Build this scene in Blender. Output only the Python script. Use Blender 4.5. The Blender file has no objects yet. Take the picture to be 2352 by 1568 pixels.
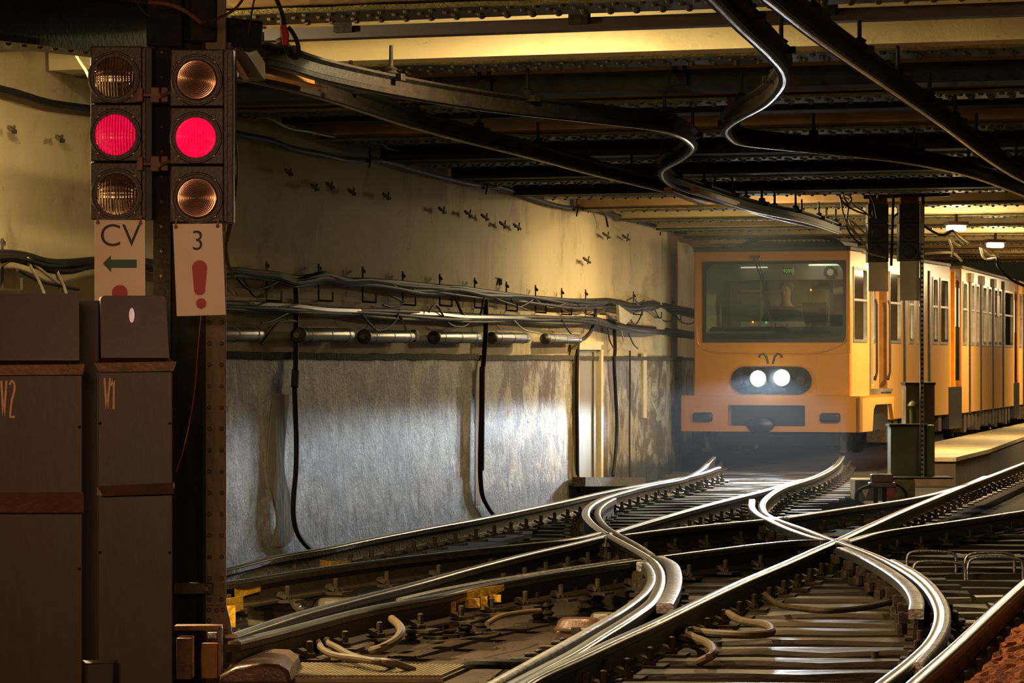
import bpy, math, random
from mathutils import Vector, Matrix
random.seed(7)
R = math.radians
C = bpy.context.scene.collection
sc = bpy.context.scene

# ---------------------------------------------------------------- camera, world, lights, exposure
F, HY, CU, H = 7500.0, 830.0, 1176.0, 1.2      # focal length in px, horizon row, centre column, eye height above the rails
cam = bpy.data.cameras.new('camera'); co = bpy.data.objects.new('camera', cam); C.objects.link(co)
co.location = (0, 0, H); co.rotation_euler = (R(90), 0, 0)
cam.sensor_width = 36; cam.lens = 36 * F / 2352; cam.shift_y = (HY - 784) / 2352
cam.clip_start = .5; cam.clip_end = 200
sc.camera = co
sc.view_settings.view_transform = 'Standard'; sc.view_settings.look = 'None'
sc.view_settings.gamma = 1; sc.view_settings.use_curve_mapping = False
sc.view_settings.exposure = 0.0
w = bpy.data.worlds.new('world'); sc.world = w; w.use_nodes = True
w.node_tree.nodes['Background'].inputs[0].default_value = (1.0, .72, .35, 1)
w.node_tree.nodes['Background'].inputs[1].default_value = .014

def light(name, typ, loc, energy, col, target=None, **kw):
    l = bpy.data.lights.new(name, typ); l.energy = energy; l.color = col
    for k, v in kw.items(): setattr(l, k, v)
    o = bpy.data.objects.new(name, l); C.objects.link(o); o.location = loc
    if target is not None:
        o.rotation_euler = (Vector(target) - Vector(loc)).to_track_quat('-Z', 'Y').to_euler()
    return o

WARM = (1.0, .76, .40)
WARM2 = (1.0, .74, .40)
RED = (1.0, .02, .09)
# lamps of the platform the camera stands on (behind the camera)
light('platform_lamp_light', 'AREA', (-1.2, 3.0, 2.3), 160, (1, .52, .28), (-1.9, 14, .9), shape='RECTANGLE', size=1.4, size_y=.5)
light('platform_lamp_light', 'AREA', (2.5, 3.5, 2.5), 50, (1, .60, .22), (1.2, 16, -.2), shape='RECTANGLE', size=1.6, size_y=.3)
# train headlights
HL = []
def headlights(p1, p2, d):
    for p in (p1, p2):
        HL.append(light('headlight_beam', 'SPOT', p, 1050, (.76, .89, 1.0), Vector(p) + d, spot_size=R(38), spot_blend=.30, shadow_soft_size=.07)); HL[-1].scale = (1, .40, 1)

# ---------------------------------------------------------------- picture -> place helpers
def G(u, v, z=0.0):                  # point of a horizontal plane seen at (u, v)
    D = F * (H - z) / (v - HY); return Vector(((u - CU) * D / F, D, z))
def P(u, v, D):                      # point at depth D seen at (u, v)
    return Vector(((u - CU) * D / F, D, H - (v - HY) * D / F))
WS, WI = .194, -6.276                # the left wall: X = WI + WS * D
def W(u, v, off=0.0):
    D = (-WI - off * 1.0187) / (WS - (u - CU) / F); return P(u, v, D)
def wallX(D): return WI + WS * D
B = Vector((math.cos(R(19)), -math.sin(R(19)), 0))      # along the ceiling beams
N = Vector((math.sin(R(19)), math.cos(R(19)), 0))       # from beam to beam
A = Vector((.1905, .9817, 0)); T = Vector((.9817, -.1905, 0))   # along and away from the left wall

def smooth(pts, k=7):
    out = []; n = len(pts)
    for i in range(n - 1):
        p0 = pts[max(i - 1, 0)]; p1 = pts[i]; p2 = pts[i + 1]; p3 = pts[min(i + 2, n - 1)]
        if i == 0: p0 = p1 * 2 - p2
        if i == n - 2: p3 = p2 * 2 - p1
        l0 = max((p1 - p0).length, 1e-4) ** .5; l1 = max((p2 - p1).length, 1e-4) ** .5; l2 = max((p3 - p2).length, 1e-4) ** .5
        t0 = 0; t1 = l0; t2 = t1 + l1; t3 = t2 + l2
        for j in range(k):
            t = t1 + (t2 - t1) * j / k
            a1 = p0 * ((t1 - t) / (t1 - t0)) + p1 * ((t - t0) / (t1 - t0))
            a2 = p1 * ((t2 - t) / (t2 - t1)) + p2 * ((t - t1) / (t2 - t1))
            a3 = p2 * ((t3 - t) / (t3 - t2)) + p3 * ((t - t2) / (t3 - t2))
            b1 = a1 * ((t2 - t) / (t2 - t0)) + a2 * ((t - t0) / (t2 - t0))
            b2 = a2 * ((t3 - t) / (t3 - t1)) + a3 * ((t - t1) / (t3 - t1))
            out.append(b1 * ((t2 - t) / (t2 - t1)) + b2 * ((t - t1) / (t2 - t1)))
    out.append(pts[-1]); return out
def along(path, step, start=0.0):
    res = []; acc = -start
    for a, b in zip(path, path[1:]):
        L = (b - a).length
        if L < 1e-6: continue
        while acc <= L:
            if acc >= 0: res.append((a.lerp(b, acc / L), (b - a).normalized()))
            acc += step
        acc -= L
    return res

# ---------------------------------------------------------------- mesh builder
def wm(o):
    m = Matrix.Identity(4)
    while o is not None: m = o.matrix_basis @ m; o = o.parent
    return m
class MB:
    def __init__(s, M=None): s.v = []; s.f = []; s.M = M or Matrix.Identity(4)
    def add(s, vs, fs):
        b = len(s.v); s.v += [s.M @ Vector(p) for p in vs]; s.f += [tuple(i + b for i in f) for f in fs]; return s
    def box(s, x0, x1, y0, y1, z0, z1, M=None):
        vs = [Vector((x, y, z)) for x in (x0, x1) for y in (y0, y1) for z in (z0, z1)]
        if M is not None: vs = [M @ p for p in vs]
        return s.add(vs, [(0, 1, 3, 2), (4, 6, 7, 5), (0, 4, 5, 1), (2, 3, 7, 6), (0, 2, 6, 4), (1, 5, 7, 3)])
    def bar(s, a, b, w_, h_, up=(0, 0, 1)):          # box between two points
        a = Vector(a); b = Vector(b); t = (b - a).normalized(); sd = t.cross(Vector(up))
        if sd.length < 1e-4: sd = Vector((1, 0, 0))
        sd.normalize(); u = sd.cross(t)
        vs = []
        for p in (a, b):
            for i, j in ((-1, -1), (1, -1), (1, 1), (-1, 1)): vs.append(p + sd * (w_ / 2 * i) + u * (h_ / 2 * j))
        return s.add(vs, [(3, 2, 1, 0), (4, 5, 6, 7), (0, 1, 5, 4), (1, 2, 6, 5), (2, 3, 7, 6), (3, 0, 4, 7)])
    def sweep(s, path, prof, up=(0, 0, 1), cap=True, closed=True):
        up = Vector(up); vs = []; n = len(prof); m = len(path)
        for i, p in enumerate(path):
            t = (path[min(i + 1, m - 1)] - path[max(i - 1, 0)]).normalized()
            sd = t.cross(up)
            sd = sd.normalized() if sd.length > 1e-5 else Vector((1, 0, 0))
            u = sd.cross(t)
            for a, b in prof: vs.append(p + sd * a + u * b)
        fs = []
        for i in range(m - 1):
            for j in range(n if closed else n - 1):
                k = (j + 1) % n
                fs.append((i * n + j, i * n + k, (i + 1) * n + k, (i + 1) * n + j))
        if cap and closed: fs += [tuple(range(n))[::-1], tuple((m - 1) * n + j for j in range(n))]
        return s.add(vs, fs)
    def tube(s, path, r, n=7):
        rs = r if isinstance(r, (list, tuple)) else [r] * len(path)
        m = len(path); t0 = (path[1] - path[0]).normalized()
        u = t0.orthogonal().normalized(); vs = []
        for i, p in enumerate(path):
            t = (path[min(i + 1, m - 1)] - path[max(i - 1, 0)]).normalized()
            u = (u - t * u.dot(t)); u = u.normalized() if u.length > 1e-5 else t.orthogonal().normalized()
            w_ = t.cross(u)
            for j in range(n):
                a = 2 * math.pi * j / n; vs.append(p + (u * math.cos(a) + w_ * math.sin(a)) * rs[i])
        fs = [(i * n + j, i * n + (j + 1) % n, (i + 1) * n + (j + 1) % n, (i + 1) * n + j) for i in range(m - 1) for j in range(n)]
        fs += [tuple(range(n))[::-1], tuple((m - 1) * n + j for j in range(n))]
        return s.add(vs, fs)
    def cyl(s, a, b, r, n=16): return s.tube([Vector(a), Vector(b)], r, n)
    def lathe(s, c, ax, prof, n=32):                 # prof: (radius, distance along ax)
        c = Vector(c); ax = Vector(ax).normalized(); u = ax.orthogonal().normalized(); w_ = ax.cross(u); vs = []
        for r, h in prof:
            for j in range(n):
                a = 2 * math.pi * j / n; vs.append(c + ax * h + (u * math.cos(a) + w_ * math.sin(a)) * max(r, 1e-4))
        m = len(prof)
        fs = [(i * n + j, i * n + (j + 1) % n, (i + 1) * n + (j + 1) % n, (i + 1) * n + j) for i in range(m - 1) for j in range(n)]
        fs += [tuple(range(n))[::-1], tuple((m - 1) * n + j for j in range(n))]
        return s.add(vs, fs)
    def prism(s, pts, d):                            # polygon extruded by vector d
        d = Vector(d); n = len(pts); pts = [Vector(p) for p in pts]
        return s.add(pts + [p + d for p in pts], [tuple(range(n))[::-1], tuple(range(n, 2 * n))] + [(i, (i + 1) % n, n + (i + 1) % n, n + i) for i in range(n)])
    def rivet(s, p, ax, r=.014, h=.01):
        return s.lathe(p, ax, [(r, 0), (r * .8, h * .7), (r * .3, h)], 8)
    def plate(s, x0, x1, z0, z1, hole, y0, y1, r=.08, k=5):   # plate in x-z with a rounded hole, thick from y0 to y1
        hx0, hx1, hz0, hz1 = hole; inn = []; out = []
        for cx, cz, a0, ox, oz in ((hx1 - r, hz1 - r, 0, x1, z1), (hx0 + r, hz1 - r, 90, x0, z1), (hx0 + r, hz0 + r, 180, x0, z0), (hx1 - r, hz0 + r, 270, x1, z0)):
            for j in range(k + 1):
                a = R(a0 + 90 * j / k); inn.append((cx + r * math.cos(a), cz + r * math.sin(a))); out.append((ox, oz))
        n = len(inn)
        vs = [(x, y, z) for y in (y0, y1) for x, z in inn] + [(x, y, z) for y in (y0, y1) for x, z in out]
        fs = []
        for i in range(n):
            j = (i + 1) % n
            if out[i] == out[j]:
                fs += [(i, j, 2 * n + i), (n + j, n + i, 3 * n + i)]
            else:
                fs += [(i, j, 2 * n + j, 2 * n + i), (n + j, n + i, 3 * n + i, 3 * n + j), (2 * n + i, 2 * n + j, 3 * n + j, 3 * n + i)]
            fs.append((j, i, n + i, n + j))
        return s.add(vs, fs)
    def build(s, name, m, parent=None, bev=0, sm=True, world=False):
        me = bpy.data.meshes.new(name)
        M = Matrix.Identity(4); off = Vector((0, 0, 0))
        vs = s.v
        if parent is not None and world:
            M = wm(parent).inverted(); vs = [M @ p for p in vs]
        if parent is None and vs:
            xs = [p.x for p in vs]; ys = [p.y for p in vs]; zs = [p.z for p in vs]
            off = Vector(((min(xs) + max(xs)) / 2, (min(ys) + max(ys)) / 2, min(zs))); vs = [p - off for p in vs]
        me.from_pydata([tuple(p) for p in vs], [], s.f)
        me.materials.append(m)
        if sm: me.shade_smooth(); me.set_sharp_from_angle(angle=R(38))
        me.validate()
        o = bpy.data.objects.new(name, me); C.objects.link(o); o.location = off
        if parent is not None: o.parent = parent
        if bev:
            b = o.modifiers.new('bevel', 'BEVEL'); b.width = bev; b.segments = 2; b.limit_method = 'ANGLE'; b.angle_limit = R(50)
        return o

def tag(o, label, cat=None, group=None, kind=None):
    if label: o['label'] = label
    if cat: o['category'] = cat
    if group: o['group'] = group
    if kind: o['kind'] = kind
    return o
def empty(name, loc, rz=0):
    o = bpy.data.objects.new(name, None); C.objects.link(o); o.location = loc; o.rotation_euler = (0, 0, rz); o.empty_display_size = .1
    return o
def struct(o): o['kind'] = 'structure'; return o
def copy_tree(o, parent=None):
    c = o.copy(); C.objects.link(c); c.parent = parent
    for ch in [x for x in bpy.data.objects if x.parent == o]: copy_tree(ch, c)
    return c
ORD = ['first', 'second', 'third', 'fourth', 'fifth', 'sixth', 'seventh', 'eighth', 'ninth', 'tenth', 'eleventh', 'twelfth', 'thirteenth', 'fourteenth',
       'fifteenth', 'sixteenth', 'seventeenth', 'eighteenth', 'nineteenth', 'twentieth', 'twenty-first', 'twenty-second', 'twenty-third', 'twenty-fourth', 'twenty-fifth', 'twenty-sixth', 'twenty-seventh', 'twenty-eighth']
def text_mesh(body, size, ext=.0006):
    cu = bpy.data.curves.new('lettering', 'FONT'); cu.body = body; cu.size = size; cu.extrude = ext; cu.align_x = 'CENTER'; cu.offset = -size * .006
    o = bpy.data.objects.new('lettering', cu); C.objects.link(o)
    bpy.context.view_layer.update()
    me = bpy.data.meshes.new_from_object(o.evaluated_get(bpy.context.evaluated_depsgraph_get()))
    bpy.data.objects.remove(o); return me
def text_obj(name, body, size, m, parent, loc, sx=1, rz=0):
    me = text_mesh(body, size); me.materials.clear(); me.materials.append(m)
    me.transform(Matrix.Translation(loc) @ Matrix.Rotation(rz, 4, 'Z') @ Matrix.Rotation(R(90), 4, 'X') @ Matrix.Diagonal((sx, 1, 1, 1)))
    o = bpy.data.objects.new(name, me); C.objects.link(o); o.parent = parent; return o

# ---------------------------------------------------------------- materials
def lin(c): return tuple((x / 255 / 12.92 if x / 255 <= .04045 else ((x / 255 + .055) / 1.055) ** 2.4) for x in c)
def mat(name, c1, c2=None, rough=.6, metal=0.0, scale=6.0, amt=.5, bump=.0, bscale=40, stretch=(1, 1, 1), coat=0.0, rough2=None, spec=.5):
    m = bpy.data.materials.new(name); m.use_nodes = True; nt = m.node_tree; ns = nt.nodes; L = nt.links; b = ns['Principled BSDF']
    b.inputs['Roughness'].default_value = rough; b.inputs['Metallic'].default_value = metal
    b.inputs['Coat Weight'].default_value = coat; b.inputs['Specular IOR Level'].default_value = spec
    tc = ns.new('ShaderNodeNewGeometry'); mp = ns.new('ShaderNodeMapping'); mp.inputs['Scale'].default_value = stretch
    L.new(tc.outputs['Position'], mp.inputs[0])
    nz = ns.new('ShaderNodeTexNoise'); nz.inputs['Scale'].default_value = scale; nz.inputs['Detail'].default_value = 8; nz.inputs['Roughness'].default_value = .65
    L.new(mp.outputs[0], nz.inputs['Vector'])
    rp = ns.new('ShaderNodeMapRange'); rp.inputs[1].default_value = .5 - .25 * (1 - amt) - .02; rp.inputs[2].default_value = .5 + .25 * (1 - amt) + .02
    L.new(nz.outputs[0], rp.inputs[0])
    mx = ns.new('ShaderNodeMix'); mx.data_type = 'RGBA'; L.new(rp.outputs[0], mx.inputs['Factor'])
    mx.inputs['A'].default_value = (*c1, 1); mx.inputs['B'].default_value = (*(c2 or tuple(x * .6 for x in c1)), 1)
    L.new(mx.outputs['Result'], b.inputs['Base Color'])
    if rough2 is not None:
        r2 = ns.new('ShaderNodeMapRange'); r2.inputs[3].default_value = rough; r2.inputs[4].default_value = rough2
        L.new(rp.outputs[0], r2.inputs[0]); L.new(r2.outputs[0], b.inputs['Roughness'])
    if bump:
        n2 = ns.new('ShaderNodeTexNoise'); n2.inputs['Scale'].default_value = bscale; n2.inputs['Detail'].default_value = 5; L.new(mp.outputs[0], n2.inputs['Vector'])
        bp = ns.new('ShaderNodeBump'); bp.inputs['Strength'].default_value = bump; bp.inputs['Distance'].default_value = .02
        L.new(n2.outputs[0], bp.inputs['Height']); L.new(bp.outputs[0], b.inputs['Normal'])
    return m
def emit(name, c, s):
    m = bpy.data.materials.new(name); m.use_nodes = True; b = m.node_tree.nodes['Principled BSDF']
    b.inputs['Base Color'].default_value = (*c, 1); b.inputs['Emission Color'].default_value = (*c, 1); b.inputs['Emission Strength'].default_value = s
    b.inputs['Roughness'].default_value = .3
    return m
def glass(name, tint=(1, 1, 1), alpha=.2, rough=.03):
    m = bpy.data.materials.new(name); m.use_nodes = True; nt = m.node_tree; ns = nt.nodes; L = nt.links
    for n in list(ns): ns.remove(n)
    out = ns.new('ShaderNodeOutputMaterial'); tr = ns.new('ShaderNodeBsdfTransparent'); gl = ns.new('ShaderNodeBsdfGlossy'); mx = ns.new('ShaderNodeMixShader'); fr = ns.new('ShaderNodeFresnel')
    tr.inputs[0].default_value = (*tint, 1); gl.inputs['Roughness'].default_value = rough; fr.inputs[0].default_value = 1.5
    L.new(fr.outputs[0], mx.inputs[0]); L.new(tr.outputs[0], mx.inputs[1]); L.new(gl.outputs[0], mx.inputs[2]); L.new(mx.outputs[0], out.inputs[0])
    return m

def wall_material(name, base, stain, rough_lo, bump, streak, dist=.03, crust=False):
    m = bpy.data.materials.new(name); m.use_nodes = True; nt = m.node_tree; ns = nt.nodes; L = nt.links; b = ns['Principled BSDF']
    b.inputs['Roughness'].default_value = rough_lo
    g = ns.new('ShaderNodeNewGeometry')
    def noise(sc_, st, det=8, ro=.6, dis=0):
        mp = ns.new('ShaderNodeMapping'); mp.inputs['Scale'].default_value = st; L.new(g.outputs['Position'], mp.inputs[0])
        n = ns.new('ShaderNodeTexNoise'); n.inputs['Scale'].default_value = sc_; n.inputs['Detail'].default_value = det; n.inputs['Roughness'].default_value = ro; n.inputs['Distortion'].default_value = dis
        L.new(mp.outputs[0], n.inputs['Vector']); return n.outputs[0]
    def rng(x, a, c, lo=0, hi=1):
        r = ns.new('ShaderNodeMapRange'); r.inputs[1].default_value = a; r.inputs[2].default_value = c; r.inputs[3].default_value = lo; r.inputs[4].default_value = hi; L.new(x, r.inputs[0]); return r.outputs[0]
    def mix(fac, a, c):
        x = ns.new('ShaderNodeMix'); x.data_type = 'RGBA'; L.new(fac, x.inputs['Factor'])
        for k, q in (('A', a), ('B', c)):
            if isinstance(q, tuple): x.inputs[k].default_value = (*q, 1)
            else: L.new(q, x.inputs[k])
        return x.outputs['Result']
    c = mix(rng(noise(.9, (1, 1, 1)), .35, .7), base, tuple(x * .78 for x in base))
    c = mix(rng(noise(4, (.35, .35, .3), 9, .7, .4), .52, .68, 0, streak), c, stain)
    c = mix(rng(noise(10, (.35, .35, .8), 6, .75), .63, .72, 0, .85), c, tuple(x * .25 for x in stain))
    if crust:      # flaking limewash: pale scabs over brown render, smoother towards the doorway
        f = noise(3.6, (.42, .42, .40), 9, .66, .25); c = mix(rng(f, .46, .525), (.20, .145, .08), c)
        f2 = noise(16, (.4, .4, .8), 8, .8, .6); c = mix(rng(f2, .60, .68, 0, .75), c, (.10, .07, .04))
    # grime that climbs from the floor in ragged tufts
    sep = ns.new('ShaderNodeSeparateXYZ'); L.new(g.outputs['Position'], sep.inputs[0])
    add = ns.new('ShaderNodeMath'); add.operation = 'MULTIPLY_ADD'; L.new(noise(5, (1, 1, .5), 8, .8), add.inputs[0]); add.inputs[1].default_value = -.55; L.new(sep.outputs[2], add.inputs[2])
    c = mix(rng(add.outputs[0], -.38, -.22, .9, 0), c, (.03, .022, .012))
    L.new(c, b.inputs['Base Color'])
    mul = ns.new('ShaderNodeMath'); mul.operation = 'ADD'; L.new(noise(9 if crust else 11, (.40, .40, .42), 9, .74, .3), mul.inputs[0]); L.new(noise(2.2, (.5, .5, .8), 4), mul.inputs[1])
    bp = ns.new('ShaderNodeBump'); bp.inputs['Strength'].default_value = bump; bp.inputs['Distance'].default_value = dist
    L.new(mul.outputs[0], bp.inputs['Height']); L.new(bp.outputs[0], b.inputs['Normal'])
    return m

M = {}
M['wall_up'] = wall_material('plaster_upper', (.56, .45, .24), (.22, .16, .07), .75, .3, .7)
M['wall_lo'] = wall_material('plaster_lower', (.70, .63, .44), (.20, .145, .075), .5, 1.0, .9, .16, crust=True)
M['wall_patch'] = mat('plaster_patch', (.26, .20, .11), (.36, .29, .17), .7, scale=5, bump=.4, bscale=18, stretch=(1, 1, .4))
M['grime'] = mat('grime', (.03, .022, .012), (.07, .05, .03), .9, scale=9, bump=.8, bscale=25)
M['ceil'] = mat('ceiling_plaster', (.40, .25, .10), (.22, .13, .05), .8, scale=2.2, amt=.2, bump=.5, bscale=7)
M['beam_plaster'] = wall_material('beam_plaster', (.62, .52, .27), (.34, .27, .11), .75, .5, .6)
M['moss'] = mat('mossy_plaster', (.14, .15, .03), (.32, .26, .09), .9, scale=14, amt=.6, bump=.9, bscale=60)
M['girder'] = mat('girder_iron', (.032, .025, .012), (.014, .011, .007), .48, scale=12, bump=.3, bscale=50, spec=.4)
M['rivet'] = mat('rivet_iron', (.10, .085, .05), (.04, .032, .02), .40, .3, scale=30)
M['pipe'] = mat('dark_conduit', (.05, .045, .035), (.02, .018, .014), .35, .3, scale=8)
M['soot'] = mat('sooty_iron', (.022, .015, .009), (.010, .008, .006), .65, scale=12, bump=.3, bscale=40, spec=.2)
M['column'] = mat('column_paint', (.19, .135, .055), (.10, .055, .025), .5, scale=7, amt=.4, bump=.35, bscale=30, stretch=(1, 1, .35))
M['colrivet'] = mat('column_rivet', (.12, .06, .03), (.05, .028, .018), .4, scale=20)
M['cab_rust'] = mat('cabinet_rust', (.050, .026, .012), (.028, .022, .010), .42, scale=3.2, amt=.3, bump=.03, bscale=30, stretch=(1, 1, .3))
M['cab_hood'] = mat('cabinet_hood', (.050, .017, .011), (.038, .014, .009), .38, scale=3, bump=.015, bscale=30)
M['cab_lip'] = mat('cabinet_lip', (.26, .12, .06), (.15, .07, .035), .45, scale=14, bump=.2)
M['cab_dark'] = mat('cabinet_side', (.035, .018, .011), (.02, .012, .008), .5, scale=5)
M['housing'] = mat('signal_housing', (.035, .017, .013), (.024, .012, .010), .42, scale=9, bump=.12, bscale=60)
M['housing_far'] = mat('signal_back', (.020, .020, .012), (.035, .03, .018), .5, scale=16)
M['sign'] = mat('sign_enamel', (.96, .80, .66), (.88, .68, .54), .35, scale=5, amt=.1)
M['sign_far'] = mat('sign_back', (.62, .54, .33), (.52, .45, .28), .5, scale=5, amt=.1)
M['ink'] = mat('sign_black', (.018, .016, .014), None, .5)
M['green'] = mat('sign_green', (.0, .11, .065), None, .45)
M['redink'] = mat('sign_red', (.58, .025, .012), (.50, .02, .01), .45)
M['chalk'] = mat('painted_number', (.95, .55, .30), (.8, .42, .22), .7, scale=40)
M['brass'] = mat('brass_screw', (.55, .36, .12), None, .3, .8)
M['bracket'] = mat('red_bracket', (.20, .06, .03), (.12, .04, .02), .45, scale=15)
M['railhead'] = mat('polished_rail', (.60, .64, .70), (.46, .48, .52), .22, 1.0, scale=3, amt=.1, rough2=.28)
M['railbody'] = mat('rusty_rail', (.050, .032, .015), (.026, .018, .010), .50, .3, scale=10, bump=.3, bscale=40)
M['wornplate'] = mat('worn_steel', (.50, .50, .48), (.20, .18, .15), .30, .9, scale=16, amt=.35, bump=.25, bscale=70, rough2=.5)
M['clip'] = mat('rail_fastening', (.055, .036, .018), (.020, .014, .008), .6, 0.0, scale=25, bump=.3, spec=.3)
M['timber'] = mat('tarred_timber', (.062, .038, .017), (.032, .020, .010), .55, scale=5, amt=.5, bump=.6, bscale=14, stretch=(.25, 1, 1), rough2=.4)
M['dirt'] = mat('track_dirt', (.065, .036, .015), (.028, .017, .009), .92, scale=2.2, amt=.25, bump=.9, bscale=22)
M['timberbrown'] = mat('dusty_timber', (.15, .095, .042), (.09, .055, .026), .8, scale=5, amt=.4, bump=.3, bscale=20)
M['oily'] = mat('oily_bed', (.018, .012, .007), (.010, .007, .005), .9, scale=3, bump=.6, bscale=25, spec=.12)
M['timbershade'] = mat('shaded_timber', (.030, .020, .011), (.016, .011, .007), .75, scale=5, amt=.5, bump=.4, bscale=14, stretch=(.25, 1, 1), rough2=.55, spec=.2)  # darker copy of the tarred timber, with the shade put into its colour
M['ballast'] = mat('rusty_gravel', (.60, .17, .04), (.26, .07, .018), .95, scale=26, amt=.6, bump=1.0, bscale=60)
M['yellow'] = mat('yellow_marking_paint', (.75, .40, .012), (.30, .17, .02), .5, scale=22, amt=.5, bump=.3)
M['hose'] = mat('dusty_rubber_hose', (.13, .080, .030), (.075, .048, .022), .6, scale=20)
M['cable'] = mat('black_cable', (.007, .006, .005), (.015, .011, .007), .6, spec=.2, scale=20)
M['cablebr'] = mat('dusty_cable', (.055, .036, .016), (.03, .02, .01), .6, spec=.2, scale=20)
M['cablelt'] = mat('pale_wire', (.42, .36, .24), (.28, .24, .15), .5, scale=20)
M['splice'] = mat('grey_splice_sleeve', (.22, .22, .22), (.12, .12, .12), .32, .2, scale=8)
M['splicecap'] = mat('splice_cap', (.10, .08, .05), (.05, .04, .03), .5, scale=20)
M['boxgrey'] = mat('cast_box', (.16, .13, .08), (.08, .06, .035), .42, .2, scale=9, bump=.2)
M['boxred'] = mat('cast_box_rusty', (.15, .075, .045), (.09, .05, .03), .38, .2, scale=9, bump=.2)
M['grating'] = mat('footplate', (.34, .27, .15), (.2, .15, .08), .38, .3, scale=15)
M['train'] = mat('train_yellow', (.46, .190, .006), (.42, .172, .006), .32, scale=.7, amt=.05, coat=.35)
M['trainsidelit'] = mat('train_yellow_lit', (.62, .31, .07), (.56, .28, .06), .34, scale=.9, amt=.05, coat=.3)  # same train yellow made paler; light on the flank is in the colour
M['trainblack'] = mat('train_black', (.012, .013, .014), None, .35)
M['trainroof'] = mat('train_roof', (.30, .26, .18), (.16, .14, .10), .6, scale=5)
M['trainroofblack'] = mat('train_roof_edge', (.02, .02, .025), None, .5)
M['rubber'] = mat('rubber_seal', (.015, .013, .012), None, .5)
M['alu'] = mat('window_frame', (.30, .27, .21), (.2, .18, .14), .4, .6)
M['bellows'] = mat('gangway_orange', (.95, .42, .01), (.85, .34, .01), .5, scale=5)
M['bellowsdark'] = mat('gangway_brown', (.20, .08, .01), None, .6)
M['podglass'] = mat('headlight_pod', (.010, .018, .022), None, .25)
M['lampglass'] = emit('headlight_lens', (.82, .93, 1.0), 90)
M['winlit'] = emit('saloon_glow_sheet', (1.0, .85, .58), 1.0)
M['glass'] = glass('windscreen', (.72, .78, .78))
M['sideglass'] = glass('saloon_glass', (.75, .75, .7), rough=.05)
M['cabwall'] = mat('cab_lining', (.30, .27, .20), (.24, .21, .16), .6, scale=3)
M['cabdesk'] = mat('cab_desk', (.02, .03, .04), None, .5)
M['deskbar'] = mat('desk_rail', (.55, .48, .30), None, .4)
M['jacket'] = mat('dark_jacket', (.018, .035, .055), None, .8)
M['skin'] = mat('skin', (.32, .16, .10), None, .6)
M['hair'] = mat('hair', (.03, .022, .016), None, .7)
M['lamp'] = emit('lamp_tube', (1.0, .86, .55), 26)
M['lampbody'] = mat('lamp_body', (.10, .08, .05), None, .5)
M['tunnelgreen'] = mat('olive_cabinet', (.115, .125, .040), (.095, .10, .032), .5, scale=3, amt=.2)
M['oliverust'] = mat('olive_rusted', (.27, .21, .035), (.11, .07, .015), .6, scale=5, amt=.5, stretch=(1, 1, .4))
M['concrete'] = mat('mossy_concrete', (.26, .24, .12), (.13, .13, .06), .85, scale=12, amt=.5, bump=.4)
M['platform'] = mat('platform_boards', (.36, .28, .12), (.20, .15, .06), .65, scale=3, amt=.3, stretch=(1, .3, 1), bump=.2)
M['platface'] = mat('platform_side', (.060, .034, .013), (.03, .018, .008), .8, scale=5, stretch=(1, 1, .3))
M['zinc'] = mat('perforated_post', (.42, .42, .36), (.25, .25, .2), .4, .5, scale=10)
M['greydoor'] = mat('grey_door', (.20, .175, .105), (.155, .135, .082), .6, scale=4, stretch=(1, 1, .2))
M['creamframe'] = mat('cream_frame', (.56, .46, .24), (.46, .37, .19), .6, scale=6)
M['orangewood'] = mat('orange_timber', (.42, .19, .035), (.28, .12, .02), .5, scale=9, stretch=(1, .3, 1))
M['rednote'] = mat('red_tape', (.45, .02, .02), None, .5)
def lens_mat(name, col, em):
    m = bpy.data.materials.new(name); m.use_nodes = True; nt = m.node_tree; ns = nt.nodes; L = nt.links; b = ns['Principled BSDF']
    b.inputs['Base Color'].default_value = (*col, 1); b.inputs['Roughness'].default_value = .16; b.inputs['Coat Weight'].default_value = .6
    if em: b.inputs['Emission Color'].default_value = (1.0, .004, .062, 1); b.inputs['Emission Strength'].default_value = em
    return m
M['redlens'] = lens_mat('red_lens', (.30, .0, .01), 1.05)
def flutes(m, freq, lo, hi):      # the moulded prisms of the lens pass the lamp's light unevenly
    nt = m.node_tree; ns = nt.nodes; L = nt.links; g = ns.new('ShaderNodeNewGeometry'); sp = ns.new('ShaderNodeSeparateXYZ'); L.new(g.outputs['Position'], sp.inputs[0])
    nz = ns.new('ShaderNodeTexNoise'); nz.inputs['Scale'].default_value = 45; L.new(g.outputs['Position'], nz.inputs['Vector'])
    a = ns.new('ShaderNodeMath'); a.operation = 'MULTIPLY'; a.inputs[1].default_value = freq; L.new(sp.outputs[0], a.inputs[0])
    b = ns.new('ShaderNodeMath'); b.operation = 'SINE'; L.new(a.outputs[0], b.inputs[0])
    r = ns.new('ShaderNodeMapRange'); r.inputs[1].default_value = -1; r.inputs[2].default_value = 1; r.inputs[3].default_value = lo; r.inputs[4].default_value = hi; L.new(b.outputs[0], r.inputs[0])
    c = ns.new('ShaderNodeMath'); c.operation = 'MULTIPLY_ADD'; L.new(nz.outputs[0], c.inputs[0]); c.inputs[1].default_value = .5; c.inputs[2].default_value = -.25
    d = ns.new('ShaderNodeMath'); d.operation = 'ADD'; L.new(r.outputs[0], d.inputs[0]); L.new(c.outputs[0], d.inputs[1]); L.new(d.outputs[0], ns['Principled BSDF'].inputs['Emission Strength'])
M['redlensb'] = lens_mat('red_ringed_lens', (.30, .0, .01), 1.0); flutes(M['redlens'], 2 * math.pi / .0125, .25, 1.0); flutes(M['redlensb'], 2 * math.pi / .0125, .75, .95)
M['darklens'] = lens_mat('clear_lens', (.62, .46, .38), 0); M['darklens'].node_tree.nodes['Principled BSDF'].inputs['Metallic'].default_value = .95

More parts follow.
